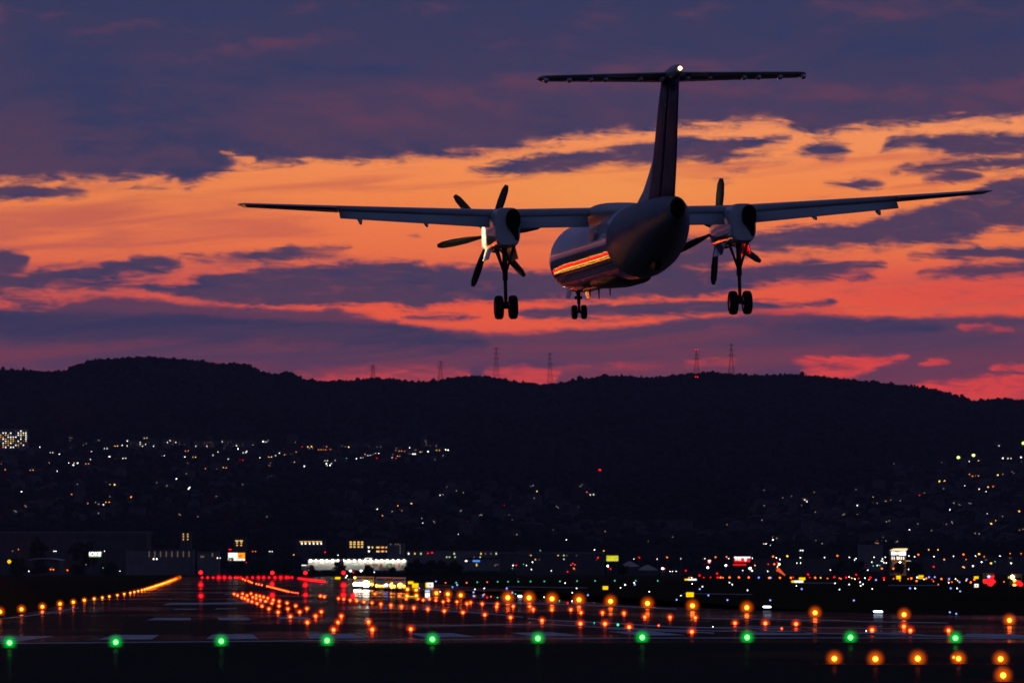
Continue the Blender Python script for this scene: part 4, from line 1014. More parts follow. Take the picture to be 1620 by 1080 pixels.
building('terminal_block', 199, 870, 305, 892, 2900, 'long grey block with upright bays left of the white and orange board', M['concrete_pale'], 20, [(x, 876, 'd', .8, 4.5) for x in range(236, 304, 9)] + [(243, 883.6, 'w'), (248, 883.6, 'w')], M['concrete'])
building('terminal_block', 312, 872.5, 345, 892, 2880, 'small grey block between the long bays and the white and orange board', M['concrete_pale'], 20, [(320, 880, 'd', 3, 1.5), (336, 877, 'd', 1, 3), (348 - 4, 882, 'w', .9, .9)])
building('office_block', 575, 851, 612, 880, 3400, 'office block with rows of orange windows above the white lit shop', M['concrete'], 20, C3('680,152,w 682,188,w 715,152,y 812,188,y') + [(470 + x / 6, 840 + y / 6, 'y' if x % 2 else 'o', 2.6, 1.2) for x in (767, 812, 857) for y in (152, 190)][:6], ww=1.3)
building('office_block', 548, 853, 580, 880, 3520, 'block with a four by three grid of warm windows, upper left of the shop', M['concrete'], 20, [(470 + x / 6, 840 + y / 6, 'y', 1.7, 1.1) for x in (510, 545, 583, 617) for y in (102, 122, 147)])
building('office_block', 468, 852, 514, 880, 3500, 'block with one bright strip of yellow windows over white dots', M['concrete'], 20, [(470 + x / 6, 840 + 98 / 6, 'y', 2.4, .8) for x in (40, 78, 115, 153, 190, 222)] + [(470 + x / 6, 840 + 116 / 6, 'w') for x in (45, 80, 120, 157, 193, 228)])
building('office_block', 369, 850, 389, 880, 3480, 'small block with three rows of paired yellow windows above the board', M['concrete'], 16, [(260 + x / 6, 840 + y / 6, 'y', 2.6 if y < 95 else 1.2, .9) for x in (690, 730) for y in (90, 108, 132)])
building('apartment_house', 285, 842, 302, 872, 3600, 'narrow apartment house with two dotted columns of windows', M['concrete'], 14, [(260 + x / 6, 840 + y / 6, 'y', .9, .9) for x in (180, 222) for y in (28, 50, 76)])
building('apartment_house', 612, 859, 640, 884, 3300, 'dim apartment house right of the orange windowed offices', M['concrete_pale'], 16, [(633, y, 'd', .8, 1.2) for y in (862, 866, 870, 874)] + [(x, 860.5, 'd') for x in (626, 630, 618)])
building('long_office', 643, 870.5, 789, 892, 3080, 'long low office with sparse green and yellow windows right of the shop', M['concrete_pale'], 20, [(x, 875.2, c, 1.0, 1.4) for x, c in ((646.5, 'w'), (656.3, 'y'), (666, 'g'), (718.7, 'g'), (760.8, 'y'), (768, 'd'), (776.6, 'd'), (785, 'g'))] + [(x, 880.6, c, .9, .9) for x, c in ((706.7, 'g'), (711, 'g'), (720, 'g'), (750, 'd'), (759.7, 'g'))])
b_ = building('warehouse', 733, 884, 791, 902, 2620, 'pale warehouse with a blue lit sign left of the tent roofs', M['concrete_pale'], 22, [(737.5, 886.8, 'w', 1.8, 1.0), (754, 893, 'y', .9, 2.0), (783, 894, 'd'), (786, 892.5, 'd', 2.5, .6)])
s = 2620 / F; p = at(753.5, 886.8, 2620)
MB().box((p.x - b_[1], -.12, p.z - b_[2]), (11 * s, .2, 2.7 * s)).build('sign_board', SBLU, b_[0])
building('grey_terminal', 789, 875, 955, 894, 3050, 'broad grey terminal with a raised block and scattered lamps', M['concrete'], 30, [(x, y, c, .9, .9) for x, y, c in ((838, 877.5, 'd'), (840, 878, 'y'), (847, 884.5, 'y'), (853, 884.5, 'd'), (883, 878, 'y'), (892, 878, 'g'), (896.5, 878, 'd'), (892, 884, 'g'), (912, 878, 'd'))], M['concrete_pale'])
building('terminal_upper', 818, 869.5, 842, 876, 3060, 'raised square block on the grey terminal roof', M['concrete'], 20)
building('office_block', 1360, 861, 1397, 884, 3300, 'dark block left of the lit hall with a pale end wall', M['concrete_pale'], 18, [(1388, 859.5, 'o', 2.5, 1.0), (1385, 858, 'd')])
building('warehouse', 1196, 884, 1330, 900, 3000, 'low dark warehouse behind the windsock', M['concrete'], 30, [])
building('warehouse', 1450, 880, 1640, 901, 3020, 'long dark shed behind the lamps at the far right', M['concrete'], 30, [(1560, 885, 'd', 2, .8), (1598, 875 + 7, 'd', 2, .8)])

# arched hall at the left
p = at(70, 892, 2600); s = 2600 / F
e = empty('arched_hall', (p.x, 2600, 0), 'hall with a pale arched roof behind dark trees at the far left', 'building')
wd = 24 * s; zt = at(70, 881.5, 2600).z
MB().loft([[Vector((-wd + 2 * wd * k / 10, y, zt - 4.2 * s - .6 + (4.2 * s) * math.sin(PI * (.12 + .76 * k / 10)))) for k in range(11)] + [Vector((wd, y, 0)), Vector((-wd, y, 0))] for y in (0, 30)], smooth=False).build('wall', M['concrete'], e)
MB().loft([[Vector((-wd * 1.02 + 2.04 * wd * k / 10, y, z0 + zt - 4.2 * s - .5 + (4.2 * s) * math.sin(PI * (.12 + .76 * k / 10)))) for k in range(11)] + [Vector((wd * 1.02 - 2.04 * wd * k / 10, y, z0 + zt - 4.2 * s - .2 + (4.2 * s) * math.sin(PI * (.12 + .76 * (10 - k) / 10)))) for k in range(11)] for y in (-1.2, 31) for z0 in (0,)], smooth=False).build('roof', M['white_wall'], e)
# tents
for x0, x1, yt, lab in ((982, 1012, 887.3, 'grey pitched marquee roof, left one of two'), (1009, 1042, 893, 'grey pitched marquee roof, right one of two')):
    d = 2650; a = at(x0, 903, d); b = at(x1, yt, d); cx = (a.x + b.x) / 2; w = b.x - a.x
    e = empty('marquee', (cx, d, 0), lab, 'marquee', 'grey marquees beyond the field')
    zt = b.z; ze = at(x0, yt + 8, d).z
    MB().loft([[Vector((-w / 2, y, ze)), Vector((-w * .2, y, zt - .35 * (zt - ze))), Vector((0, y, zt)), Vector((w * .2, y, zt - .35 * (zt - ze))), Vector((w / 2, y, ze)), Vector((0, y, ze - .3))] for y in (0, 25)], smooth=False).build('roof', M['white_wall'], e)
    MB().box((0, 12.5, ze / 2 - .16), (w * .94, 24, ze - .32)).build('wall', M['concrete'], e)

# the floodlit shop
d = 2600; s = d / F
a = at(487, 901, d); b = at(643, 885.2, d); cx = (a.x + b.x) / 2; w = b.x - a.x; h = b.z
shop = empty('floodlit_shop', (cx, d, 0), 'long white shop front washed by a row of wall lamps, with coloured posters', 'shop')
MB().box((0, 15, h / 2), (w, 30, h)).build('wall', M['white_wall'], shop)
MB().box((0, 15, h + .35), (w + .6, 31.2, .7)).build('roof', M['roof'], shop)
lm = glowmat('shop wall lamp', (1.0, .95, .80), 40, True)
for k in range(18):
    x = -w / 2 + w * (k + .5) / 18
    r = MB().box((x, -.9, h - .05), (.12, 1.8, .10)).build('wall_lamp', M['steel'], shop)
    MB().ball((x, -1.5, h - .28), .34, 10, 6).build('bulb', lm, r)
MB().box((0, -.06, 1.7 * s + 1.2), (w * .985, .08, 2.0)).build('lit_window', emis('shop glazing', (1, .93, .74), .28), shop)
def sp(x): return at(x, 890, d).x - cx
def sz(y): return at(560, y, d).z
def board(nm, x0, x1, y0, y1, m, off=.12, par=None): return MB().box(((sp(x0) + sp(x1)) / 2, -off, (sz(y0) + sz(y1)) / 2), (sp(x1) - sp(x0), .16, sz(y0) - sz(y1))).build(nm, m, par or shop)
board('roof_sign', 577, 589, 882, 887, emis('roof sign face', (1, .95, .84), 1.25), .3)
for x0, x1, y0, y1, m in ((578, 587, 891, 893.5, mat('pink poster', (.75, .3, .26), .6)), (589, 598, 891, 894.5, mat('tan poster', (.35, .25, .16), .6)), (600.5, 605, 891, 894.6, mat('red poster', (.75, .03, .03), .6)), (600, 611, 895.6, 899, mat('orange red poster', (.8, .16, .03), .6)), (612, 621, 891, 898.5, mat('green poster', (.1, .42, .10), .6)),
                          (622.6, 624.4, 891, 898.5, mat('red banner', (.8, .08, .03), .6)), (630.6, 632.6, 891, 895.5, mat('red end banner', (.8, .08, .03), .6)), (635, 640, 893.5, 894.4, mat('violet strip', (.25, .12, .6), .6)), (634, 637.4, 895.2, 898.4, mat('yellow poster', (.8, .55, .03), .6))):
    board('poster', x0, x1, y0, y1, m, .16)
for k, (x0, x1, y0, y1) in enumerate(((601.3, 604.4, 892.2, 893.0), (602, 604.5, 896.4, 898), (606, 609.6, 896.4, 898.2), (614, 617.5, 893.4, 896), (615, 619, 896.6, 898.2))):
    board('poster_panel', x0, x1, y0, y1, M['white_wall'], .26)
building('shop_annex', 477, 892.6, 486.6, 902, 2605, 'low white annex at the left end of the floodlit shop', M['white_wall'], 10, [(481, 893.6, 'w', 4, .4)])

# white and orange lit board, lettered sign, yellow sign, red and white sign, small red and white sign
bd = sign('lit_billboard', 361, 873.8, 387.5, 886.2, 'lit billboard, white left part and orange right part with a flower emblem', [(0, .565, 0, 1, WHT), (.565, 1, .26, 1, emis('orange board', (1, .33, .012), 1.15)), (.58, 1, 0, .24, WHT)], 2700)
s = 2700 / F
em = MB()
for k in range(6):
    t = k * PI / 3
    em.ball((6.2 * s + 1.7 * s * math.cos(t), -.08, at(374, 879, 2700).z + 1.5 * s * math.sin(t)), .9 * s, 8, 6, sq=(1, .1, .85))
em.build('emblem', emis('orange red emblem', (.8, .10, .01), .8), bd)
MB().box((-5 * s, -.08, at(374, 879.6, 2700).z), (2.6 * s, .1, .8 * s)).build('red_mark', emis('pink mark', (1, .25, .3), .9), bd)
def text(par, body, size, loc, m):
    c = bpy.data.curves.new('lettering', 'FONT'); c.body = body; c.size = size; c.extrude = .06; c.align_x = 'CENTER'; c.align_y = 'CENTER'; c.offset = size * .02
    o = bpy.data.objects.new('lettering', c); COL.objects.link(o)
    dg = bpy.context.evaluated_depsgraph_get(); dg.update()
    me = bpy.data.meshes.new_from_object(o.evaluated_get(dg)); bpy.data.objects.remove(o)
    me.materials.clear(); me.materials.append(m)
    o = bpy.data.objects.new('lettering', me); COL.objects.link(o); o.parent = par
    o.location = loc; o.rotation_euler = (PI / 2, 0, 0)
    return o
ls = sign('lettered_sign', 141, 872, 159.5, 880.5, 'white lettered sign over a green strip at the left', [(0, 1, .1, 1, emis('pale green board', (.30, .36, .26), .8)), (0, 1, 0, .1, emis('green strip', (.3, .6, .08), .9))], 2700)
text(ls, 'IOKE', 8.6 * s, (0, -.12, at(150, 876.2, 2700).z), emis('white letters', (1, 1, .95), 2.2))
MB().loft([[Vector((9.2 * s + r * math.cos(2 * PI * i / 16), y, at(150, 873.6, 2700).z + r * math.sin(2 * PI * i / 16))) for i in range(16)] for y, r in ((-.1, 1.5 * s), (-.2, 1.4 * s), (-.2, .8 * s), (-.1, .75 * s))], cap0=False, cap1=False).build('ring_mark', emis('pale ring', (.9, .8, .5), 1.0), ls)
ys = sign('lit_billboard', 959.6, 878.4, 978, 887, 'yellow lit billboard with dim upright marks above the tent roofs', [(0, 1, 0, 1, emis('yellow board', (.85, .80, .02), .9)), (.06, .12, .45, .9, SGRN), (.27, .32, .45, .8, SGRN), (.7, .74, .2, .95, SGRN), (.84, .9, .5, .9, SGRN), (.15, .6, .86, .96, ORG)], 2750)
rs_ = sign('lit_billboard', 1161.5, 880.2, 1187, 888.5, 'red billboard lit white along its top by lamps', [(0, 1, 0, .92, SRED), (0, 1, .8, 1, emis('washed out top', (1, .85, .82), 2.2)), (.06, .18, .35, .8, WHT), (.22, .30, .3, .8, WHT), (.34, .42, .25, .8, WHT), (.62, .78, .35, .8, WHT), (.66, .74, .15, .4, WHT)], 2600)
sign('lit_strip', 1160, 891.6, 1180.4, 894, 'plain red lit strip below the red billboard', [(0, 1, 0, 1, emis('red strip', (1, .005, .01), 1.1))], 2590)
sg = sign('pictogram_sign', 1119.6, 885, 1125.4, 890.6, 'tiny red and white shop sign above a white lamp', [(0, .8, 0, 1, SRED), (.1, .9, .55, .95, WHT), (.3, .6, .1, .6, WHT)], 2700)
# round yellow ring sign at the far left
p = at(14.5, 887.8, 2500); s = 2500 / F
e = empty('ring_sign', (p.x, 2500, 0), 'round yellow lit sign with a dark red centre at the far left', 'sign')
MB().tube((0, .5, 0), (0, .5, p.z), .2, .15, 8).build('post', M['steel'], e)
MB().loft([[Vector((r * math.cos(2 * PI * i / 20), y, p.z + r * math.sin(2 * PI * i / 20))) for i in range(20)] for y, r in ((.4, 2.9 * s), (0, 2.9 * s), (0, 1.2 * s), (.1, 1.2 * s))], cap1=False, smooth=False).build('ring', emis('yellow ring', (1, .6, .01), 1.3), e)
MB().ball((0, -.05, p.z), .9 * s, 10, 6, sq=(1, .2, 1)).build('disc', emis('dark red disc', (.9, .12, .02), .9), e)
# lit hall with sloping canopy at the right
d = 2600; s = d / F
hall = empty('canopy_hall', (at(1422, 890, d).x, d, 0), 'tan hall with a bright white upper storey, lit windows and a sloping glowing canopy', 'building')
hx = lambda x: (x - 1422) * s
hz = lambda y: at(1422, y, d).z
def hb(nm, x0, x1, y0, y1, m, y=0.0, dep=14.0, par=None): return MB().box(((hx(x0) + hx(x1)) / 2, y + dep / 2, (hz(y0) + hz(y1)) / 2), (hx(x1) - hx(x0), dep, hz(y0) - hz(y1))).build(nm, m, par or hall)
MB().box((0, 7, hz(878.4) / 2), (hx(1433) - hx(1410), 14, hz(878.4))).build('wall', M['brick'], hall)
hb('upper_storey', 1410, 1433, 871.5, 878.3, M['white_wall'], .02)
hb('window_band', 1410.3, 1416, 872, 877.2, WINP, -.06, .06); hb('window_band', 1416.6, 1423, 873.4, 876.2, WINP, -.06, .06); hb('window_band', 1423, 1433, 872.4, 877.8, WINP, -.06, .06)
for x in (1411.4, 1414.6, 1419.4, 1420.9, 1423.4, 1426.2, 1429.6): hb('window', x - .55, x + .55, 880, 884.6, WINW, -.06, .06)
MB().loft([[Vector((hx(x), y, hz(yy) + t)) for x, yy, t in ((1409.5, 870, 0), (1416, 867, 0), (1436, 867, 0), (1432.5, 871.4, 0))] for y in (-3, 9)], smooth=False).build('canopy', emis('glowing canopy', (1.0, .78, .38), 1.15), hall)
for x in (1411, 1425, 1431.5): hb('canopy_post', x - .4, x + .4, 869, 872.2, emis('lit post', (1, .82, .5), .9), -2, .4)
hb('porch_light', 1433.5, 1441, 886.2, 887, emis('porch lamps', (.9, .85, .4), 1.0), 0, 1.0)
brick_lamp = MB().ball((0, -7, hz(889)), .25, 8, 6).build('forecourt_lamp', glowmat('forecourt lamp', (1, .6, .25), 260), hall)

# apartment tower block on the hill at the left edge
p = hit(20, 712); d = p.y; s = d / F
wins = []
rr = random.Random(5)
for j in range(9):
    for i in range(11):
        if rr.random() < .62: wins.append((1 + i * 4.0, 681.5 + j * 3.2, rr.choice('yywwodd' if j > 1 else 'wdy'), .8, .8))
building('apartment_slab', -20, 678, 43, 712, d - 4, 'tall apartment slab full of lit windows on the hillside at the left edge', M['concrete_pale'], 16, wins)
# faint long slabs catching the dusk light on the upper left slope
for x0, x1, y0, yb, lab in ((203, 250, 697, 712, 'pale apartment row on the upper left slope, left one of four'), (256, 300, 694, 710, 'pale apartment row on the upper left slope, second of four'), (305, 345, 697, 712, 'pale apartment row on the upper left slope, third of four'), (352, 398, 696, 712, 'pale apartment row on the upper left slope, right one of four')):
    p = hit((x0 + x1) / 2, yb)
    building('apartment_row', x0, y0, x1, yb, p.y - 2, lab, M['concrete'], 12, [(x0 + 3 + i * 4.6 + rr.random() * 2, y0 + 2.5 + j * 3, rr.choice('dddddw'), .6, .6) for i in range(int((x1 - x0) / 4.6) - 1) for j in range(3) if rr.random() < .5])

# ------------------------------------------------------------------ trees along the far edge of the field
def tree(px, ytop, wpx, d, label, group, m, seed, round_=1.0):
    rs = random.Random(seed)
    p = at(px, ytop, d); s = d / F; H = p.z; W = wpx * s
    e = empty('tree', (p.x, d, 0), label, 'tree', group)
    t = MB(); t.tube((0, 0, 0), (rs.uniform(-.3, .3), 0, H * .5), W * .035 + .15, W * .02 + .08, 8)
    for k in range(6):
        a = rs.uniform(0, 6.28); z0 = H * rs.uniform(.25, .5)
        t.tube((0, 0, z0), (math.cos(a) * W * .33, math.sin(a) * W * .33, z0 + H * rs.uniform(.15, .35)), W * .015 + .06, .04, 6)
    t.build('trunk', M['bark'], e)
    c = MB(); cl = []
    for k in range(26):
        a = rs.uniform(0, 6.28); u = rs.random() ** .5; z = rs.uniform(.0, 1)
        rad = W * .5 * u * (1 - .55 * z ** 2) * rs.uniform(.75, 1.1)
        cl.append((Vector((rad * math.cos(a), rad * math.sin(a), H * (.22 + .72 * z * rs.uniform(.85, 1.06)))), W * rs.uniform(.09, .17)))
    for q, r in cl:
        for k in range(34):
            v = Vector((rs.gauss(0, 1), rs.gauss(0, 1), rs.gauss(0, .8))).normalized() * r * rs.uniform(.45, 1.15)
            n = Vector((rs.gauss(0, 1), rs.gauss(0, 1), rs.gauss(0, 1))).normalized(); b = n.orthogonal().normalized(); b2 = n.cross(b); L = r * rs.uniform(.34, .62)
            o = q + v
            c.add([o - b * L, o + b2 * L * .6, o + b * L, o - b2 * L * .6], [(0, 1, 2, 3)])
    c.build('crown', m, e)
    return e
TREES = [(536.5, 884.5, 25, 2250, 'broad dark tree standing in front of the floodlit shop'), (492.5, 893.5, 15, 2300, 'low round tree at the left end of the floodlit shop'), (583, 894, 18, 2300, 'spiky low tree in front of the posters of the floodlit shop'),
         (620, 897.5, 18, 2300, 'very low bush right of the spiky tree before the shop'), (60, 850.5, 38, 2750, 'tall dark tree left of the small white window group at far left'), (130, 853, 46, 2900, 'wide dark tree crown above the white lettered sign'),
         (28, 884, 34, 2450, 'dark tree beside the round yellow sign'), (62, 885.5, 26, 2400, 'dark tree in front of the arched hall'), (122, 893, 26, 2400, 'low dark tree right of the arched hall'), (171, 888, 32, 2450, 'dark tree right of the white lettered sign'), (366, 881.5, 14, 2500, 'small dark tree at the lower left of the white and orange board'),
         (382, 884.6, 12, 2500, 'small dark bush under the orange part of the board'), (410, 888, 34, 2500, 'dark tree right of the white and orange board'), (450, 889, 34, 2500, 'dark tree between the board and the floodlit shop'),
         (986, 893, 20, 2450, 'dark tree in front of the left marquee'), (1330, 884.5, 34, 2600, 'dark tree left of the canopy hall'), (1357, 888, 32, 2550, 'low dark tree just left of the canopy hall'), (1448, 889, 30, 2500, 'dark tree right of the canopy hall'), (1421, 890.5, 26, 2450, 'dark tree hiding the foot of the canopy hall')]
for k, (x, y, w_, d, lab) in enumerate(TREES): tree(x, y, w_, d, lab, 'dark trees along the far field edge', M['foliage' if k % 3 else 'foliage2'], 40 + k)
for k, (x, y, w_) in enumerate(((648, 890, 22), (663, 887, 26), (681, 886, 26), (699, 886.4, 26), (716, 888, 24), (728, 893, 18))):
    tree(x, y, w_, 2350, 'tree of the dark clump right of the shop, %s from the left' % ORD[k], 'dark clump of trees right of the shop', M['foliage'], 80 + k)

# hedge along the far edge, below the shop front
rh = random.Random(3); hb_ = MB()
for k in range(150):
    px = 462 + 350 * k / 149 + rh.uniform(-1, 1); p = at(px, 901.2 + rh.uniform(-.6, .6) + (0 if px < 640 else .4), 2480)
    hb_.ball((p.x, p.y + rh.uniform(-1.5, 1.5), p.z * .45), 1.0, 8, 6, sq=(rh.uniform(.9, 1.6), rh.uniform(1, 1.8), p.z * rh.uniform(.5, .58)))
tag(hb_.build('hedge', M['foliage']), 'long low dark hedge running below the floodlit shop front', 'hedge')

# ------------------------------------------------------------------ pylons on the ridge, mast on the slope
def pylon(px, yt, yb, label, lamps=()):
    d = 8880.0; base = at(px, yb + 4, d); H = at(px, yt, d).z - base.z; s = d / F
    e = empty('power_pylon', (base.x, d, base.z), label, 'pylon', 'lattice pylons on the ridge')
    wf = lambda z: max(.9, 4.2 * (1 - z / H) ** 1.3 + 1.0)
    t = MB(); zs = [H * k / 9 for k in range(10)]
    for z0, z1 in zip(zs, zs[1:]):
        a, b = wf(z0), wf(z1)
        cn = ((-1, -1), (1, -1), (1, 1), (-1, 1))
        for i in range(4):
            p, q = cn[i], cn[(i + 1) % 4]
            t.tube((p[0] * a, p[1] * a, z0), (p[0] * b, p[1] * b, z1), .26, .26, 5)
            t.tube((p[0] * a, p[1] * a, z0), (q[0] * b, q[1] * b, z1), .15, .15, 4)
            t.tube((q[0] * a, q[1] * a, z0), (p[0] * b, p[1] * b, z1), .15, .15, 4)
    t.build('lattice', M['steel'], e)
    for k in (.62, .78, .93):
        c = MB()
        for q in (-1, 1):
            c.tube((0, 0, H * k + 1.6), (q * 6.8, 0, H * k), .2, .15, 5).tube((0, 0, H * k), (q * 6.8, 0, H * k), .2, .15, 5).tube((q * 6.6, 0, H * k), (q * 6.6, 0, H * k - 2.2), .14, .14, 5)
        c.build('crossarm', M['steel'], e)
    for y in lamps:
        z = at(px, y, d).z - base.z
        for q in (-1.1, 1.1):
            MB().ball((q * 1.5 * s, -6, z), .75 * s, 8, 6).build('red_lamp', CMQ['red'], e)
pylon(785, 549, 592, 'tall lattice pylon on the ridge, right of the left wheels of the aircraft')
pylon(870, 557, 603, 'lattice pylon in the dip of the ridge below the nose wheel')
pylon(1102, 552, 590, 'lattice pylon with red lamps on the ridge', (553.5, 596))
pylon(1157, 543, 589, 'wide tall lattice pylon on the ridge below the right wheels')
pylon(697, 571, 598, 'small lattice pylon on the ridge left of the tall ones')
pylon(590, 577, 595, 'smallest lattice pylon on the ridge, farthest left')
p = hit(949, 765)
e = empty('radio_mast', p, 'thin mast with one red lamp on the dark middle slope', 'mast')
zt = at(949.5, 743, p.y).z - p.z; s = p.y / F
mm = MB()
for q in (-1, 1): mm.tube((q * 1.5, 0, -1), (q * .4, 0, zt), .18, .12, 5)
for k in range(8): mm.tube((-1.5 + .14 * k, 0, zt * k / 8), (1.5 - .14 * (k + 1), 0, zt * (k + 1) / 8), .1, .1, 4)
mm.build('lattice', M['steel'], e)
MB().ball((0, -.5, zt), 1.2 * s, 8, 6, sq=(1.6, 1, .9)).build('red_lamp', CMQ['red'], e)

# ------------------------------------------------------------------ the town: houses with lit windows, street lamps, warning lamps
TA = pts(0, 660, 4.05, '330,226 380,235 433,206,o 587,218 255,190 678,200 745,183,y 783,178 817,182,W 836,195 862,178 905,170,y 934,169,y 933,133,y 815,150 1100,145,y 1105,185,y 1143,152 1168,183 1197,215,o 1285,180 1290,200,o 1340,207,y 1388,222 1357,243 1432,155 1455,267 1525,200,W 1545,186,W 1600,150 1588,182 1567,226 1580,218 1605,213 1540,273,R 1557,273,r 1487,300,O 1473,315,o 1441,320,y 1460,322,o 1500,303,y 1575,320,o 1295,327,o 1308,328,o 1360,327,o 1380,327,o 1170,382,O 1130,392,W 1290,380,o 1183,446,o 1208,458,W 1215,449,W 697,250 705,251 757,280 765,280 785,263 797,262 572,270 559,297,o 962,263,y 965,256,y 898,291,o 1045,245 1120,250 1185,252 1210,258 1245,255,y 18,298,O 135,302,W 25,335,o 323,290,y 378,295 388,296 440,291 470,305,W 484,291,y 497,292,W 523,289,o 357,331,W 372,336 366,345,W 362,351 180,404,o 207,395 314,401,W 203,337,o 497,441,O 527,460,y 720,432,Y 138,474,W 225,480,o 348,528,W 378,533 470,492,o 575,550,o 662,558 690,543,o 731,568 825,511,O 840,509,o 837,552 817,569 1024,566,W 968,455 45,657 25,712')
TB = pts(400, 660, 4.05, '33,160 65,154,W 77,157 89,153 10,178 15,208 45,257 111,254,y 138,245 170,229 215,212,y 240,210,Y 230,222,y 212,238,y 236,238,Y 270,222,o 290,222,o 240,199 316,188,r 365,188,Y 362,198,g 382,197,r 465,188,o 430,206,o 460,207,o 490,207,o 280,272,y 259,286,y 330,312,W 443,259,W 470,262,W 458,268 470,278 471,295,W 478,307 495,307,W 512,295 519,278 525,261 542,265 558,259,W 16,320,o 600,262,g 616,271 661,246 663,264 700,259 727,237,y 744,243 758,238,y 778,230,y 806,230 795,260,r 828,262,o 860,256,o 885,258 918,261,r 936,248,y 605,185,o 627,190,Y 637,184,y 665,174,o 700,166,y 730,170 744,174 945,216,o 980,217,o 985,182,y 1004,193 983,238,y 999,231,y 1026,234,W 1040,234,W 1065,222,y 1092,219,y 1122,218,W 1186,210,y 1205,210,y 1236,207,W 1252,209,W 1210,497 1249,482 1318,481,o 1310,506,y 1348,468 1361,479 1378,485 1420,467,o 1453,499,y 1488,513,W 1577,493 1587,503 1600,492,o 1362,540 1410,616,y 1570,600,Y 538,612 567,607 595,612,y 612,625,y 600,624,y 680,589 691,603 700,637 712,630 730,629,W 797,587 735,575,y 855,561 857,573,y 857,584,y 890,564,y 890,576,y 940,565,o 967,562 1018,551,Y 1033,553,Y 1085,563,O 1070,545,o 1145,558,o 1185,560 1190,572 1210,582,o 1227,566,y 820,630,o 872,617,O 905,640 865,656,o 991,631,o 768,682,y 790,680,y 834,685,y 880,685,y 922,678,Y 890,708,y 900,730,y 1090,677,W 1153,653 1169,633 1383,667,R 1366,681 1131,719,y 758,730 786,729 760,748,o 835,756,y 1230,731,y 1258,730,o 1300,730 1317,748 1388,748,o 1405,730,y 1568,717,R 1450,776 1225,787,y 1282,801,O 1325,800,o 1365,787,y 640,763,y 655,770')
TC = pts(1180, 660, 3.682, '1238,233,K 1326,220,K 1292,257 1346,253,y 1388,279 1466,166 1497,237,W 1536,239 1588,215,W 1603,232,W 1594,260 1617,150,K 1320,331,O 1345,331,O 1370,341,O 1330,342,o 1417,331,O 1450,335,o 1483,335,Y 1512,355,o 1595,357,o 1610,346,o 1144,372,Y 1168,411,o 1265,400 1420,381,y 1427,405,O 1399,431 1370,417 1343,452 1355,452 1386,456,y 1352,484,y 1353,504,o 1410,505,o 1570,400 1520,434,y 1553,437 1108,450,y 1236,476,y 1263,483 1128,505 1120,518,o 1189,537 1131,574 1132,587 1152,628,W 1173,664 1196,658,y 1035,434 1048,440 1012,452,r 972,429 949,452,r 729,467,y 740,467,o 757,467,o 647,467 628,482,o 570,480,y 583,482 649,512 440,505,R 451,533 474,548 478,577 343,479 357,490 318,516 382,504 197,545,r 232,542 163,594,r 213,589 245,590,Y 283,587 284,602 325,569 325,585,y 323,599 374,608,y 148,627,y 150,662,O 198,664,y 224,652,o 249,667 265,668 288,687 205,717,y 172,697,Y 157,712,W 188,697,y 120,715,y 118,736,y 144,743 38,708 40,726,Y 62,725,Y 310,718,O 493,598 508,598 537,599 487,609 467,637 480,628 553,569 533,548 605,544 320,773 331,760 345,758 354,759 405,757 953,653 967,653,o 640,750,y 765,735,O 1038,707 1410,622,Y 1395,557 1408,560 1450,580,o 1462,566,o 1495,551,O 1531,552,O 1575,548,O 1610,523,o 1467,600,o 1455,668 1470,685 1427,703,Y 1427,716,W 1422,690,y 1468,703 1500,703,o 1538,687,O 1405,728,o 1374,727,o 1497,728,y 1393,757,R 1270,797,o 1065,769,y 1120,770 1205,435')
TD = pts(780, 720, 3.682, '385,184,W 495,183,o 532,184,o 549,213,r 588,213 577,229 459,233,W 503,246 228,211,y 247,210,y 173,222,r 184,222,r 111,244 34,226,y 55,227,y 200,247,y 218,248,y 208,265,y 243,259,o 192,290,y 410,265,r 66,290,r 322,265 28,323,Y 26,432,R 600,433 627,433 658,434 821,457 847,455 458,471,W 427,491 345,515 407,512 378,500,y 297,494,r 627,488,r 563,515 591,550,W 645,555,y 275,553,g 1080,460,o 1090,472,y 1080,505,y 1190,451,o 1221,472,y 1258,474,W 1387,511,y 1358,516 1335,526 1358,530,y 1482,475,r 1510,486 1510,505,y 1535,504,y 1593,492,y 1590,515')
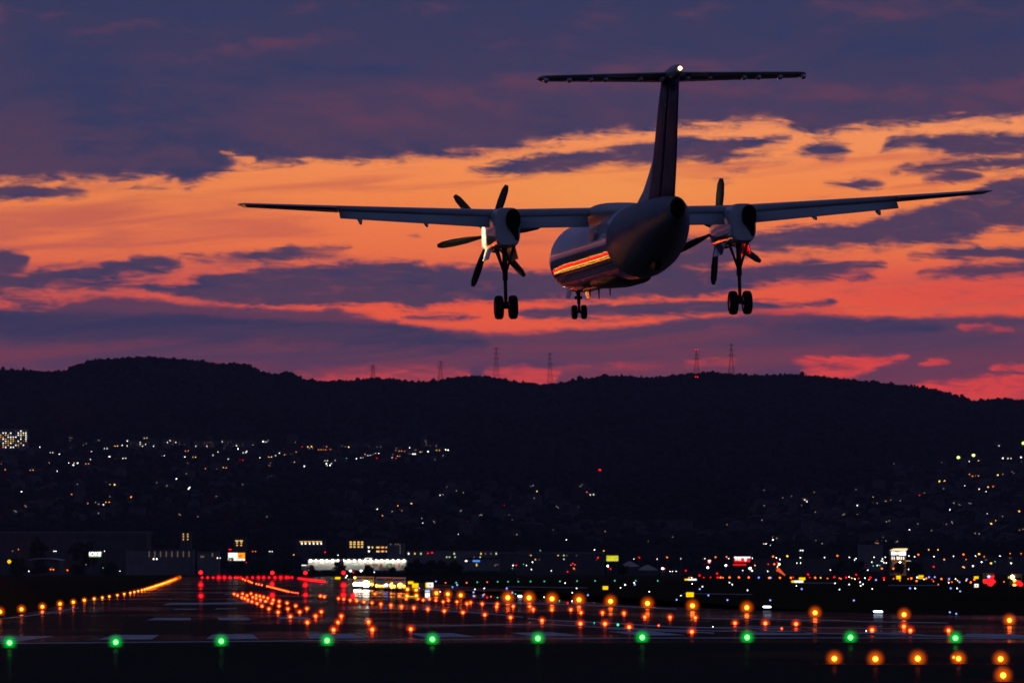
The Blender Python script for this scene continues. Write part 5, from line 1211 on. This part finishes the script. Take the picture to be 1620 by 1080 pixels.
TE = (pts(1200, 840, 6, '78,82,y 135,80 160,55,Y 215,90,o 72,118 115,131 390,90,Y 420,156 440,156 457,156 393,180,g 420,180 538,156 138,238,O 170,250 203,265 273,234,Y 398,250 365,300 398,300 178,295,r 150,310,O 92,311,r 87,378 112,380 628,247 749,231,O 862,245 925,257 912,271 1097,245 1203,245 1175,261 1168,281 1180,282 1075,291 1190,297 1212,299 1128,323 1088,327,g 1150,323,g 1008,316,r 681,367 1038,366 1171,352,O 1280,353,O 1427,233 1482,240 1517,220,O 1473,333,R 1423,360 1449,385,y 1570,72 1130,118,O 920,141,y')
      + pts(1400, 840, 6.75, '467,195,o 567,195,y 523,269 838,245,O 733,267 968,264 1005,242,Y 1060,270,o 1228,262 1032,327,W 940,370,W 1348,340,W 1133,340,Y 833,378,y 848,385,y 520,377,R 867,300,o 633,300,y 1070,172,R 1175,322,g 1338,236,o 1455,237,o 645,142 417,80')
      + pts(720, 840, 6, '735,293,W 1450,328,F 550,323,W 580,321,R 650,311,g 677,323 723,360 545,350,g 345,323,R 375,323,y 912,373 1117,305,R 1100,317,o 1137,317,o 1128,352,O 1067,402,R 1356,248,R 1475,355,R 808,180,g 1323,176,W 1277,118 1105,48,W 1056,80 923,118')
      + pts(960, 840, 6, '257,262 308,247,R 479,261 572,246,O 703,257 930,257 1032,244,O 1136,241,O 1157,257 1382,255 1578,237,O 1407,322,y 750,371,R 530,352,F 548,353,R 958,343,F 1130,322,F 1360,350,F 1378,372,W 1290,370 600,378 625,378 658,378 1527,378')
      + pts(0, 840, 6, '408,75 450,72 433,90 460,88 407,113 605,88,R 128,163 175,172,o 480,158,o 513,188 532,188 660,188 687,187,o 715,187 790,187 870,157,y 893,157,y 992,187 1035,298,W 1313,302,W 273,378,W 480,360,O 507,362,O 640,368,O 1140,376 977,346,g 815,317 1592,3,R')
      + pts(260, 840, 6, '240,112,y 323,300,W 142,165,R 617,172,R 630,171,R 900,90 1015,90 1078,90 1200,85,W 1000,190 1023,190 1228,222,y 1525,198,R 840,190,o 865,190,o 530,252 778,296,r')
      + pts(470, 840, 6, '507,374,F 608,374,F 733,413 535,417,R 928,412,R 1243,207,R 1282,202,R 265,198,R 1605,280,W 390,225'))
WALLS = [M['concrete'], M['wall_dim'], mat('dark timber house wall', (.06, .05, .045), .8), mat('cream house wall', (.15, .13, .11), .8)]
WINMAT = {'w': glowmat('town window white', (1, .92, .78), 2.8, False), 'y': glowmat('town window yellow', (1, .60, .13), 3.2, False), 'o': glowmat('town window orange', (1, .30, .04), 2.8, False)}
HPROTO = {}
def house_proto(c, rs):
    """a gabled house with two lit windows facing the airport (unit: metres)"""
    v = rs.randrange(4); key = (c, v)
    if key in HPROTO: return HPROTO[key]
    W, D, H = (9.5, 8, 5.6) if v < 2 else (8, 9, 6.2)
    b = MB(); b.box((0, D / 2, H / 2 - 1), (W, D, H + 2))
    o = b.build('house', WALLS[v])
    r = MB(); r.loft([[Vector((-W / 2 - .5, y, H)), Vector((W / 2 + .5, y, H)), Vector((0, y, H + 2.4))] for y in (-.5, D + .5)], smooth=False); r.build('roof', M['roof'], o)
    for k, x in enumerate((-1.9, 1.7)):
        MB().box((x, -.04, 3.0 + .2 * k), (.86, .06, .86)).build('window', WINMAT[c], o)
    HPROTO[key] = [o, False]; return HPROTO[key]
def place(proto, loc, label, cat, group, sc=1.0):
    if not proto[1]:
        o = proto[0]; proto[1] = True; o.location = loc
    else:
        o = dup(proto[0], loc)
    o.scale = (sc, sc, sc)
    return tag(o, label, cat, group)
LP = {}
def lamp_post(kind, name):
    if (kind, name) not in LP:
        b = MB(); b.tube((0, 0, -1.0), (0, 0, -.02), .07, .05, 6, 0).ball((0, 0, 0), .045, 6, 4, 0)
        LP[(kind, name)] = [None, None]
    return None
def zone(px, py):
    if py < 752 and px < 430: return 'on the upper left slope'
    if py < 752 and px < 760: return 'in the bright upper row left of centre'
    if py < 850 and px < 430: return 'low on the dark left slope'
    if py < 862 and px < 760: return 'on the middle slope below the wheels'
    if py < 862 and px < 1180: return 'on the middle slope right of centre'
    if py < 862 and px < 1420: return 'on the slope right of the red billboard'
    if py < 862: return 'on the steep slope at the far right'
    return 'on the plain ' + ('left of the white shop' if px < 485 else 'behind the white shop' if px < 760 else 'behind the grey terminal' if px < 1160 else 'at the right beyond the windsock')
NAMES = {'white': 'street_lamp', 'lime': 'street_lamp', 'amber': 'street_lamp', 'ember': 'street_lamp', 'red': 'warning_lamp', 'mint': 'signal_lamp', 'blue': 'signal_lamp'}
def post_lamp(px, py, c, r=None):
    kind, rp = KIND[c]
    z_ = zone(px, py); bright = 'bright ' if c in 'WFYORK' else 'small '
    nm = NAMES[kind]; lab = '%s%s %s %s' % (bright, WORD[kind], nm.replace('_', ' '), z_)
    if py > 903: p = on_ground(px, py + 2.5); top = at(px, py, p.y)
    elif py > 868: 
        d = 2950.0 if py < 897 else 2330.0; top = at(px, py, d); p = Vector((top.x, d, 0))
    else:
        p = hit(px, py + 6); top = at(px, py, p.y)
    hgt = max(2.0, top.z - p.z); R_ = (rp if r is None else r) * p.y / F * (.8 if px < 1180 else .95)
    b = MB(); b.tube((0, .3, -.5), (0, .3, hgt), .12, .07, 6, 0).box((0, .1, hgt + R_ * .9), (R_ * .8, R_ * .8 + .3, R_ * .3), 0).ball((0, 0, hgt), R_, 10, 6, 1, sq=(1, 1, .9))
    o = b.build(nm, [M['steel'], CMQ[kind]], None, p)
    tag(o, lab, 'lamp', lab + 's')
rs = random.Random(21)
n_house = 0
for x, y, c in TA + TB + TC + TD + TE:
    as_house = c in 'yYoO' and y < 868 or (c == 'w' and y < 868 and rs.random() < .55)
    if as_house and n_house < 295:
        p = hit(x, y + 3.0); s = p.y / F
        k = {'y': 'y', 'Y': 'y', 'o': 'o', 'O': 'o', 'w': 'w'}[c]
        pr = house_proto(k, rs)
        sc = (1.0 if c in 'yow' else 1.5) * (1.25 if x > 1300 else 1.0)
        top = at(x, y, p.y)
        lab = '%shouse with %s lit windows %s' % ('larger ' if c in 'YO' else 'small ', {'y': 'yellow', 'o': 'orange', 'w': 'white'}[k], zone(x, y))
        place(pr, Vector((p.x, p.y, top.z - 3.0 * sc)), lab, 'house', lab.replace('house', 'houses', 1), sc); n_house += 1
    else: post_lamp(x, y, c)
for pr in list(HPROTO.values()) + list(PROTO.values()):
    if not pr[1]:
        o = pr[0]
        for ch in list(o.children): bpy.data.objects.remove(ch)
        bpy.data.objects.remove(o)

# the rest of the town as one mass: dark houses, a few dim windows, and unseen lamp rows added at the left
def far_town():
    rs = np.random.RandomState(9)
    b = MB()
    regs = [(-40, 430, 700, 830, 190), (430, 720, 702, 735, 60), (520, 930, 770, 858, 210), (930, 1200, 835, 862, 60), (1185, 1430, 775, 866, 170), (1420, 1640, 735, 868, 190)]
    for x0, x1, y0, y1, n in regs:
        for k in range(n):
            px, py = rs.uniform(x0, x1), rs.uniform(y0, y1)
            p = hit(px, py); w, dp, h = rs.uniform(7, 16), rs.uniform(8, 14), rs.uniform(5, 9) * (1.8 if rs.rand() < .12 else 1)
            b.box((p.x, p.y + dp / 2, p.z + h / 2 - 1), (w, dp, h + 2), int(rs.randint(0, 2)))
            b.loft([[Vector((p.x - w / 2 - .4, y, p.z + h)), Vector((p.x + w / 2 + .4, y, p.z + h)), Vector((p.x, y, p.z + h + rs.uniform(.6, 2.2)))] for y in (p.y - .4, p.y + dp + .4)], 2, smooth=False)
            if rs.rand() < .26:
                for q in range(rs.randint(1, 4)):
                    b.box((p.x + rs.uniform(-w * .4, w * .4), p.y - .05, p.z + h * rs.uniform(.3, .8)), (.9, .08, .9), int(3 + (rs.rand() < .45)))
    # unseen lamp rows added at the left to streak the glossy fuselage
    for off, y0, y1, st, r, m in ((-1.2, 195, 325, 12, .24, 5), (-3.0, 200, 370, 7, .26, 5), (-5.0, 200, 420, 7, .28, 5), (-7.5, 200, 470, 6, .28, 5), (-21, 240, 760, 6, .34, 5), (-23, 240, 800, 7, .34, 5),
                                  (-41, 350, 1500, 5, .5, 6), (-47, 360, 1500, 5, .5, 6), (-53, 380, 1500, 5, .55, 6), (-60, 400, 1500, 5, .6, 6), (-67, 400, 1500, 5, .6, 6), (-74, 420, 1500, 5, .6, 6), (-130, 500, 1800, 14, .8, 5)):
        y = y0
        while y < y1:
            p = rw(left0 + off + rs.uniform(-1, 1), y)
            if p.x > -.1045 * y - 1.5: break
            b.tube((p.x, p.y, 0), (p.x, p.y, 1.2), .06, .06, 4, 0).ball((p.x, p.y, 1.2), r * rs.uniform(.5, 1.2), 6, 4, m)
            y += st * rs.uniform(.6, 1.4)
    o = b.build('distant_town', [M['wall_dim'], M['concrete'], M['roof'], glowmat('far window warm', (1, .6, .25), .45, False), glowmat('far window pale', (1, .85, .7), .4, False), glowmat('added reflection amber', (1, .36, .05), 22, False), glowmat('added reflection red', (1, .008, .01), 9, False)])
    tag(o, 'dim houses and roofs scattered over the lower hillsides', 'town', kind='stuff')
far_town()

# ------------------------------------------------------------------ thin dusk haze over the plain
hz_ = MB(); hz_.box((0, 4500, 270), (70000, 20000, 544))
hm = bpy.data.materials.new('dusk haze'); hm.use_nodes = True; hm.node_tree.nodes.clear()
gg = G(hm.node_tree); pv = gg.n('ShaderNodeVolumePrincipled'); pv.inputs['Color'].default_value = (.74, .60, .92, 1); pv.inputs['Density'].default_value = 2.6e-5; pv.inputs['Anisotropy'].default_value = 0.0
oo = gg.n('ShaderNodeOutputMaterial'); hm.node_tree.links.new(pv.outputs[0], oo.inputs['Volume'])
tag(hz_.build('haze', hm), kind='stuff')
SC.cycles.volume_bounces = 0
